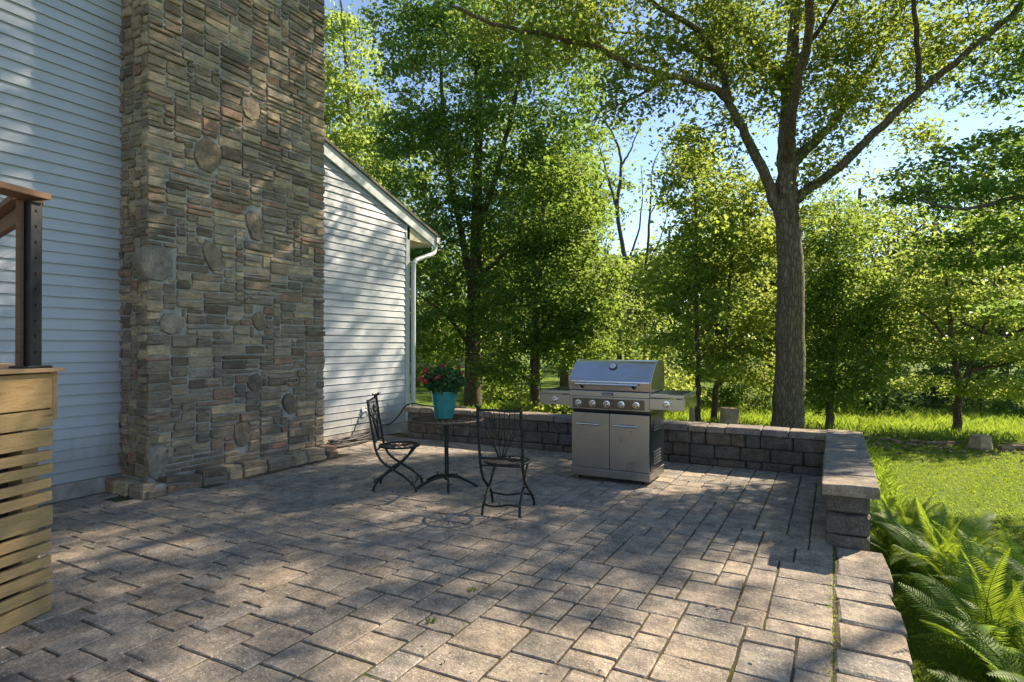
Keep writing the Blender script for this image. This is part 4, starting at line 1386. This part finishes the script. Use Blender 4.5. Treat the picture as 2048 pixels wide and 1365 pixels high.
# background trees share four grown models
def model(seed, h, r, leafmat, barkmat, n=150, per=44, leaf=.205, rad=.78, low=.25):
    rg = np.random.default_rng(seed)
    lean = rg.normal(0, .03 * h, 2)
    limbs_ = [([Vector((0, 0, -.3)), Vector((lean[0] * .2, lean[1] * .2, h * .3)), Vector((lean[0] * .6, lean[1] * .6, h * .6)), Vector((lean[0], lean[1], h * .92))], .022 * h, .006 * h)]
    for k in range(6):
        a = rg.uniform(0, 6.28)
        z = h * rg.uniform(.28, .6)
        limbs_.append(([Vector((lean[0] * z / h, lean[1] * z / h, z)), Vector((r * .4 * math.cos(a), r * .4 * math.sin(a), z + h * .1)), Vector((r * .8 * math.cos(a), r * .8 * math.sin(a), z + h * .22))], .009 * h, .003 * h))
    bl = []
    for k in range(9):
        a, q = rg.uniform(0, 6.28), rg.uniform(.1, .6) * r
        z = h * rg.uniform(low + .08, .9)
        rr = r * rg.uniform(.35, .6) * (1.15 - .5 * abs(z / h - .55))
        bl.append(((q * math.cos(a), q * math.sin(a), z), (rr, rr, rr * .75), n // 9))
    sd_ = cluster_points(bl, rg, .5)
    sk = skeleton(limbs_, sd_, rg, .018).mesh('trunk')
    sk.materials.append(M[barkmat])
    sk.polygons.foreach_set('use_smooth', [True] * len(sk.polygons))
    cr = leaf_cloud('crown', leaves_at(sd_, per, rad, rg, .55), leaf, rg, .8)
    cr.materials.append(M[leafmat])
    return sk, cr


MODELS = [model(51, 13, 4.2, 'leaf_light', 'bark2', 190), model(52, 11, 3.6, 'leaf_maple', 'bark2', 170), model(53, 14, 4.4, 'leaf_dark', 'barkgrey', 190), model(54, 7, 3.2, 'leaf_light', 'bark2', 140, 34, .17, .55, .12)]
BG = [  # photo x, distance, model, scale, label
    (1130, 30, 0, 1.0, 'far light green tree filling the gap between the shade trees'), (1215, 34, 3, 1.1, 'far low tree under the half bare tree'), (1330, 29, 1, .80, 'far tree just right of the half bare tree'),
    (1010, 33, 1, 1.0, 'far tree seen between the two trunks left of the grill'), (880, 36, 3, 1.2, 'far low tree glimpsed behind the flowers in the pot'), (1480, 31, 0, .85, 'far tree directly left of the big maple trunk'),
    (1600, 33, 2, .78, 'far tree hidden behind the big maple trunk'), (1720, 27, 0, .78, 'sunlit tree at the wood edge right of the bushy tree'), (1790, 31, 1, .85, 'pale tree at the wood edge left of the spreading tree'),
    (1870, 26, 3, 1.25, 'sunlit low tree behind the spreading small tree'), (1960, 30, 2, .85, 'dark wood edge tree behind the layered boughs'), (2060, 27, 0, .85, 'wood edge tree at the right border of the picture'),
    (1765, 21, 3, .62, 'small pale tree beside the shadowed hollow in the meadow'), (1560, 24, 3, .9, 'low leafy tree behind the foot of the big maple'), (1380, 24, 3, 1.0, 'low leafy tree behind the slender young tree'),
    (1180, 22, 3, .85, 'bright low tree above the grill lid'), (800, 34, 2, 1.0, 'tall tree behind the corner of the house'), (600, 40, 2, 1.1, 'tree standing behind the house roof'), (2250, 24, 1, 1.0, 'wood edge tree just outside the right border'),
    (1290, 20, 3, .60, 'low bright sapling behind the grill lid'), (1240, 27, 1, .62, 'rounded tree below the half bare tree'), (1540, 27, 1, .75, 'far tree showing left beside the maple trunk'), (1070, 26, 0, .9, 'light tree behind the thin dark trunk'), (830, 27, 1, .8, 'tree just right of the downspout'), (1640, 24, 3, 1.1, 'light tree behind the low bushy tree'), (1440, 27, 0, .7, 'far tree behind the young forked tree'), (2010, 22, 3, 1.1, 'bright low tree below the layered boughs'), (960, 24, 3, .75, 'low tree behind the tall shade trunk')]
for i, (x, d, mi, sc_, lab) in enumerate(BG):
    p_ = at(x, 700, d)
    z = gz(p_.x, p_.y)
    t_ = thing('woodland_tree', lab, 'tree', (p_.x, p_.y, z), i * 1.9, 'trees at the edge of the woods')
    t_.scale = (sc_, sc_, sc_)
    for nm, me in zip(('trunk', 'crown'), MODELS[mi]):
        obj(nm, me, None, t_, (0, 0, 0))
# far woods: one deep mass of foliage behind everything
rg = np.random.default_rng(77)
n = 1500
ang = rg.uniform(-1.35, 1.2, n)
dist = rg.uniform(44, 62, n)
Pz = rg.uniform(-1, 1, n)
cx_ = -np.sin(YAW - ang) * dist
cy_ = np.cos(YAW - ang) * dist
top = 7.5 + 2.2 * np.sin(ang * 9) + 1.3 * np.sin(ang * 23 + 1)
cz_ = rg.uniform(-.8, 1, n) * top * .5 + top * .5
P = leaves_at(np.stack([cx_, cy_, cz_], 1), 40, 1.5, rg, .7)
P = P[P[:, 2] > -1.2]
wd_ = kind(obj('woods', leaf_cloud('woods', P, .55, rg, .7), 'leaf_dark'), 'stuff')
wd_['label'] = 'far mass of green woods closing the view'

# undergrowth bushes along the wood edge
UB = [(1755, 17.5, .9, .8, 'leaf_deep'), (1850, 21, 2.2, 1.3, 'leaf_deep'), (1960, 22, 2.0, 1.2, 'leaf_deep'), (2030, 19, 1.6, 1.0, 'leaf_dark'), (1320, 17, 1.1, .8, 'leaf_light'), (1240, 18, 1.3, .8, 'leaf_light'),
      (1000, 19, 1.2, .7, 'leaf_dark'), (860, 27, 1.4, 1.0, 'leaf_dark'), (1530, 18, 1.3, .8, 'leaf_dark'), (1140, 14.5, .55, .35, 'leaf_light'), (1050, 14, .5, .3, 'leaf_light'), (1440, 19, 1.2, .9, 'leaf_dark')]
UL = ['dark bush left of the shadowed hollow', 'broad dark bush in the shadowed hollow', 'dark bush behind the forked small tree', 'bush at the right border behind the meadow', 'bright bush behind the grill lid', 'bright bush under the half bare tree',
      'bush between the two shade tree trunks', 'bush behind the flowering plant', 'bush left of the big maple foot', 'small leafy plant left of the grill shelf', 'small leafy plant above the block wall behind the chairs', 'bush behind the young forked tree']
for (x, d, r, h_, lm), lab in zip(UB, UL):
    p_ = at(x, 800, d)
    z = gz(p_.x, p_.y)
    b_ = thing('bush', lab, 'bush', (p_.x, p_.y, z), 0, 'undergrowth bushes')
    sd_ = cluster_points([((0, 0, h_ * .8), (r, r, h_ * .8), int(40 + 20 * r))], rg, .4)
    obj('stems', skeleton([([Vector((0, 0, -.1)), Vector((.02, 0, h_ * .3)), Vector((0, .03, h_ * .7))], .03, .015)], sd_, rg, .008), 'bark2', b_, (0, 0, 0))
    obj('foliage', leaf_cloud('foliage', leaves_at(sd_, 32, .30, rg, .6), .12, rg, .7), lm, b_, (0, 0, 0))


# ------------------------------------------------------------------ grass
def blades(name, X, Y, h0, h1, wd, mat, rg, label, lean=.5):
    n = len(X)
    Z = np.array([gz(a, b) for a, b in zip(X, Y)]) - .008
    h = rg.uniform(h0, h1, n)
    a = rg.uniform(0, 2 * np.pi, n)
    lx, ly = rg.normal(0, lean, n) * h, rg.normal(0, lean, n) * h
    wdv = wd * rg.uniform(.6, 1.3, n)
    dx, dy = np.cos(a) * wdv, np.sin(a) * wdv
    v0 = np.stack([X - dx, Y - dy, Z], 1)
    v1 = np.stack([X + dx, Y + dy, Z], 1)
    v2 = np.stack([X + lx * .4 + dx * .7, Y + ly * .4 + dy * .7, Z + h * .6], 1)
    v3 = np.stack([X + lx, Y + ly, Z + h], 1)
    Vv = np.stack([v0, v1, v2, v3], 1).reshape(-1, 3)
    i0 = np.arange(n) * 4
    Ff = np.stack([np.stack([i0, i0 + 1, i0 + 2], 1), np.stack([i0, i0 + 2, i0 + 3], 1)], 1).reshape(-1, 3)
    o = kind(obj(name, np_mesh(name, Vv, Ff), mat), 'stuff')
    o['label'] = label
    return o


rg = np.random.default_rng(5)
n = 120000
X = rg.uniform(.35, 7.5, n)
Y = rg.uniform(3.0, 14.4, n)
blades('lawn_grass', X, Y, .018, .042, .006, 'grass', rg, 'short mown lawn grass right of the patio', .6)
n = 70000
X = rg.uniform(-9, 14, n)
Y = 12.6 + rg.beta(1, 1.6, n) * 14
k_ = (X * 1.0 + 0 * Y > -20) & (np.sin(X * 1.3 + 2) * .5 + 14.5 + .12 * X < Y)
blades('meadow_grass', X[k_], Y[k_], .06, .22, .007, 'meadow', rg, 'tall unmown meadow grass under the trees', .35)
n = 26000
X = rg.uniform(-9, .2, n)
Y = rg.uniform(8.15, 13.5, n)
blades('rough_grass', X, Y, .06, .28, .007, 'meadow', rg, 'rough grass and weeds behind the block wall', .5)
n = 3000
X = rg.uniform(.25, .7, n)
Y = rg.uniform(6.6, 12.6, n)
blades('wall_weeds', X, Y, .04, .14, .007, 'grass', rg, 'weeds growing along the outer side of the wall', .6)

# ------------------------------------------------------------------ ferns
frnd = random.Random(23)


def frond_mesh(L, arch, np_=26, wmax=.15, side=0.0):
    np_ = int(np_ * 1.9)
    m = MB()
    path = []
    for i in range(np_ + 1):
        u = i / np_
        an = arch[0] + (arch[1] - arch[0]) * u
        path.append((math.cos(an), math.sin(an)))
    pts = [Vector((0, 0, 0))]
    for c_, s_ in path[:-1]:
        pts.append(pts[-1] + Vector((c_, side * len(pts) / np_, s_)).normalized() * (L / np_))
    m.tube(pts[::3] + [pts[-1]], [.005 * (1 - .8 * i / (len(pts[::3]))) for i in range(len(pts[::3]) + 1)], 4, False)
    for i in range(6, np_):
        u = i / np_
        w_ = wmax * min(1, (u - .05) * 3.2) * (1 - u ** 2.6) + .006
        t_ = (pts[i + 1] - pts[i - 1]).normalized()
        nrm = Vector((-t_.z, 0, t_.x))
        for s_ in (-1, 1):
            out = (Vector((0, s_, 0)) * .93 + t_ * .34 + nrm * frnd.uniform(-.10, .06)).normalized()
            a = pts[i]
            hw_ = L / np_ * .36
            mid = a + out * w_ * .5 - nrm * w_ * .02
            tip = a + out * w_ - nrm * w_ * .16 + t_ * w_ * .12
            m.add([a - t_ * hw_, a + t_ * hw_, mid + t_ * hw_ * .9, tip, mid - t_ * hw_ * .9], [(0, 1, 2, 4), (4, 2, 3)])
    me = m.mesh('frond')
    me.materials.append(M['fern'])
    return me


FR = [frond_mesh(.80, (1.35, -.05)), frond_mesh(.92, (1.42, -.40), 30, .15), frond_mesh(.70, (1.25, .3)), frond_mesh(.85, (1.5, .45), 28, .14), frond_mesh(.6, (1.1, -.5), 22, .12), frond_mesh(.84, (1.4, -.2), 28, .14, .5), frond_mesh(.78, (1.45, .1), 27, .13, -.55), frond_mesh(.9, (1.5, .7), 29, .12, .3)]
FRB = []
for me_ in FR[:3]:
    q_ = me_.copy()
    q_.materials[0] = M['fernbrown']
    FRB.append(q_)
ferns = [(.70, 5.55, .9), (.80, 4.85, .85), (1.05, 5.05, 1.0), (.78, 4.15, .95), (1.15, 4.45, 1.0), (.88, 3.55, .95), (1.35, 3.85, 1.05), (1.12, 2.95, .85), (1.45, 3.2, 1.1), (1.5, 2.35, .9), (1.85, 2.75, 1.0), (.50, 6.25, .72), (.85, 6.0, .7), (1.45, 4.75, .8), (.62, 6.95, .55), (1.75, 3.75, .85), (.46, 5.9, .62), (.44, 7.35, .5), (.75, 5.25, .8), (.95, 4.05, .85), (1.2, 4.85, .85), (.85, 6.45, .6)]
FL = ['fern beside the end pillar of the block wall', 'tall fern in front of the wall end pillar', 'fern one clump out from the wall end pillar', 'fern against the patio edge below the wall pillar', 'fern in the middle of the bed with arching sunlit fronds',
      'large fern against the edge blocks halfway along the bed', 'fern on the lawn side halfway along the bed', 'large fern against the edge blocks near the viewer', 'fern on the lawn side near the viewer', 'nearest fern by the edge blocks', 'nearest fern on the lawn side',
      'small fern beside the long outer side of the wall', 'small fern at the lawn edge beyond the wall pillar', 'short fern at the outer rim of the fern bed', 'farthest small fern along the outer wall', 'short fern at the lawn rim nearest the corner', 'low fern tucked against the outer wall blocks', 'small fern by the far corner of the wall', 'fern just outside the pillar cap', 'dense fern between the edge blocks and the lawn', 'fern at the lawn rim behind the arching sunlit fronds', 'small lone fern between the wall and the open lawn']
for (x, y, sc_), lab in zip(ferns, FL):
    f_ = thing('fern', lab, 'fern', (x, y, gz(x, y)), 0, 'ferns along the patio edge')
    nfr = 17
    for k in range(nfr):
        a = k * 2 * math.pi / nfr + frnd.uniform(-.25, .25)
        me = frnd.choice(FR)
        if frnd.random() < .035:
            me = frnd.choice(FRB)
        o = obj('frond', me, None, f_, (.03 * math.cos(a), .03 * math.sin(a), .02), (frnd.uniform(-.3, .3), frnd.uniform(-.35, .15), a))
        s_ = sc_ * frnd.uniform(.8, 1.12)
        o.scale = (s_, s_, s_)

# ------------------------------------------------------------------ stumps, logs, chips, litter


def stump(lab, x, y, r, h_, seed):
    rr = random.Random(seed)
    z = gz(x, y) + .02
    s_ = thing('tree_stump', lab, 'stump', (x, y, z), 0)
    n_ = 14
    rad = [r * rr.uniform(.88, 1.12) for _ in range(n_)]
    vs, fs = [], []
    for zz, k in ((-.1, 1.25), (.04, 1.12), (h_ * .5, 1.0), (h_, .97)):
        for i in range(n_):
            a = 2 * math.pi * i / n_
            vs.append((rad[i] * k * math.cos(a), rad[i] * k * math.sin(a), zz + (rr.uniform(-.01, .01) if zz == h_ else 0)))
    for l in range(3):
        for i in range(n_):
            i2 = (i + 1) % n_
            fs.append((l * n_ + i, l * n_ + i2, (l + 1) * n_ + i2, (l + 1) * n_ + i))
    obj('bark', MB().add(vs, fs), 'cutwood', s_, (0, 0, 0))
    top_ = [(rad[i] * .97 * math.cos(2 * math.pi * i / n_), rad[i] * .97 * math.sin(2 * math.pi * i / n_), h_ - .004) for i in range(n_)]
    obj('cut_face', MB().add(top_ + [(0, 0, h_ + .003)], [(i, (i + 1) % n_, n_) for i in range(n_)]), 'cutwood', s_, (0, 0, 0))


p_ = at(1962, 895, 11.0)
stump('pale sawn tree stump at the edge of the lawn', p_.x, p_.y, .17, .22, 1)
p_ = at(1458, 840, 13.6)
stump('reddish sawn stump behind the wall between the young trees and the maple', p_.x, p_.y, .20, .45, 2)
p_ = at(1384, 840, 13.0)
stump('thin dark stump behind the grill side shelf', p_.x, p_.y, .06, .5, 3)
lr = random.Random(6)
LOGS = [(1880, 885, 11.4, .5, .045, 'short broken log left of the pale stump'), (1840, 882, 11.6, .35, .03, 'small branch piece beside the broken log'), (2040, 905, 10.8, .6, .07, 'thick log piece at the right border'), (1780, 878, 11.8, .4, .03, 'weathered stick at the lawn edge behind the ferns')]
for x, y, d, L, r, lab in LOGS:
    p_ = at(x, y, d)
    m = MB().tube(catmull([(-L / 2, 0, 0), (-L * .1, .02, .015), (L * .2, -.01, .01), (L / 2, .02, 0)], 3), [r * lr.uniform(.8, 1.1) for _ in range(10)], 9)
    tag(obj('log', m, 'chip', loc=(p_.x, p_.y, gz(p_.x, p_.y) + r * .5), rot=(0, lr.uniform(-.1, .1), lr.uniform(-.6, .6)), smooth=False), lab, 'log', 'wood pieces at the lawn edge')
# chips
V, Fq = MB(), 0
for k in range(300):
    x = lr.uniform(.6, 5.2)
    y = 13.15 + .22 * (x - .6) + lr.gauss(0, .55)
    L, wq = lr.uniform(.03, .12), lr.uniform(.015, .04)
    mt = Matrix.Translation((x, y, gz(x, y) + .02)) @ Euler((lr.gauss(0, .4), lr.gauss(0, .3), lr.uniform(0, 6.3))).to_matrix().to_4x4()
    bb = MB().box((-L / 2, -wq / 2, -.008), (L / 2, wq / 2, .008)).xform(mt)
    V.add(bb.v, bb.f)
o = kind(obj('wood_chips', V, 'chip'), 'stuff')
o['label'] = 'scattered wood chips and bark between the lawn and the meadow'

# tiny plants and moss in the paver joints
V = MB()
for k in range(1500):
    if k < 900:
        x, y = -.02 + lr.gauss(0, .012), lr.uniform(1.5, 5.1)
    elif k < 1200:
        x, y = -.10 + lr.gauss(0, .02), lr.uniform(5.1, 7.7)
    else:
        x, y = lr.choice([-.95, -1.42, -.28]) + lr.gauss(0, .015), lr.uniform(2.0, 6.5)
    h_ = lr.uniform(.006, .022)
    a = lr.uniform(0, 6.28)
    V.add([(x - .005 * math.cos(a), y - .005 * math.sin(a), -.012), (x + .005 * math.cos(a), y + .005 * math.sin(a), -.012), (x + lr.gauss(0, .008), y + lr.gauss(0, .008), h_ - .010)], [(0, 1, 2)])
o = kind(obj('joint_moss', V, 'meadow'), 'stuff')
o['label'] = 'moss and tiny weeds in the paver joints'
for (px_, py_), lab in (((862, 1242), 'small yellowing weed in a paver joint in the middle foreground'), ((945, 1180), 'tiny weed tuft in a joint below the chair')):
    d = 1.5 * 1200 / (py_ - 688)
    p_ = at(px_, py_, d)
    V = MB()
    for k in range(14):
        a, L = lr.uniform(0, 6.28), lr.uniform(.02, .05)
        c_, s_ = math.cos(a), math.sin(a)
        V.add([(0, 0, 0), (c_ * L * .5 - s_ * .006, s_ * L * .5 + c_ * .006, L * .35), (c_ * L, s_ * L, L * .25), (c_ * L * .5 + s_ * .006, s_ * L * .5 - c_ * .006, L * .35)], [(0, 3, 2, 1)])
    tag(obj('weed', V, 'grass', loc=(p_.x, p_.y, -.004)), lab, 'weed')

V = MB()
for k in range(170):
    x, y = lr.uniform(-6.0, 0.2), lr.uniform(1.2, 7.6)
    L, a = lr.uniform(.010, .038), lr.uniform(0, 6.28)
    c_, s_ = math.cos(a), math.sin(a)
    wq = L * lr.uniform(.2, .45)
    z = .006
    V.add([(x, y, z), (x + c_ * L * .5 - s_ * wq, y + s_ * L * .5 + c_ * wq, z + lr.uniform(.002, .010)), (x + c_ * L, y + s_ * L, z + lr.uniform(0, .006)), (x + c_ * L * .5 + s_ * wq, y + s_ * L * .5 - c_ * wq, z + lr.uniform(.001, .008))], [(0, 3, 2, 1)])
o = kind(obj('leaf_litter', V, 'chip'), 'stuff')
o['label'] = 'few dry fallen leaves and bits on the pavers'

# ------------------------------------------------------------------ neighbour's house far off
p_ = at(838, 760, 52)
nh = thing('neighbour_house', 'white neighbouring house with tan roof glimpsed left of the flowers', 'house', (p_.x, p_.y, gz(p_.x, p_.y)), YAW)
obj('wall', MB().box((-5, 0, -.5), (5, 7, 2.6)), 'whitewall', nh, (0, 0, 0))
obj('roof', MB().prism([(-5.4, -.5, 2.55), (-5.4, 7.5, 2.55), (-5.4, 3.5, 4.9)], (10.8, 0, 0)), 'tanroof', nh, (0, 0, 0))
for x in (-3.4, -1.0, 1.6, 3.6):
    wdw = obj('window', MB().box((x - .45, -.05, .8), (x + .45, -.004, 2.0)), 'window', nh, (0, 0, 0))
    obj('window_frame', MB().box((x - .52, -.03, .72), (x + .52, -.002, .80)).box((x - .52, -.03, 2.0), (x + .52, -.002, 2.08)).box((x - .03, -.06, .8), (x + .03, -.051, 2.0)), 'trim', wdw, (0, 0, 0))
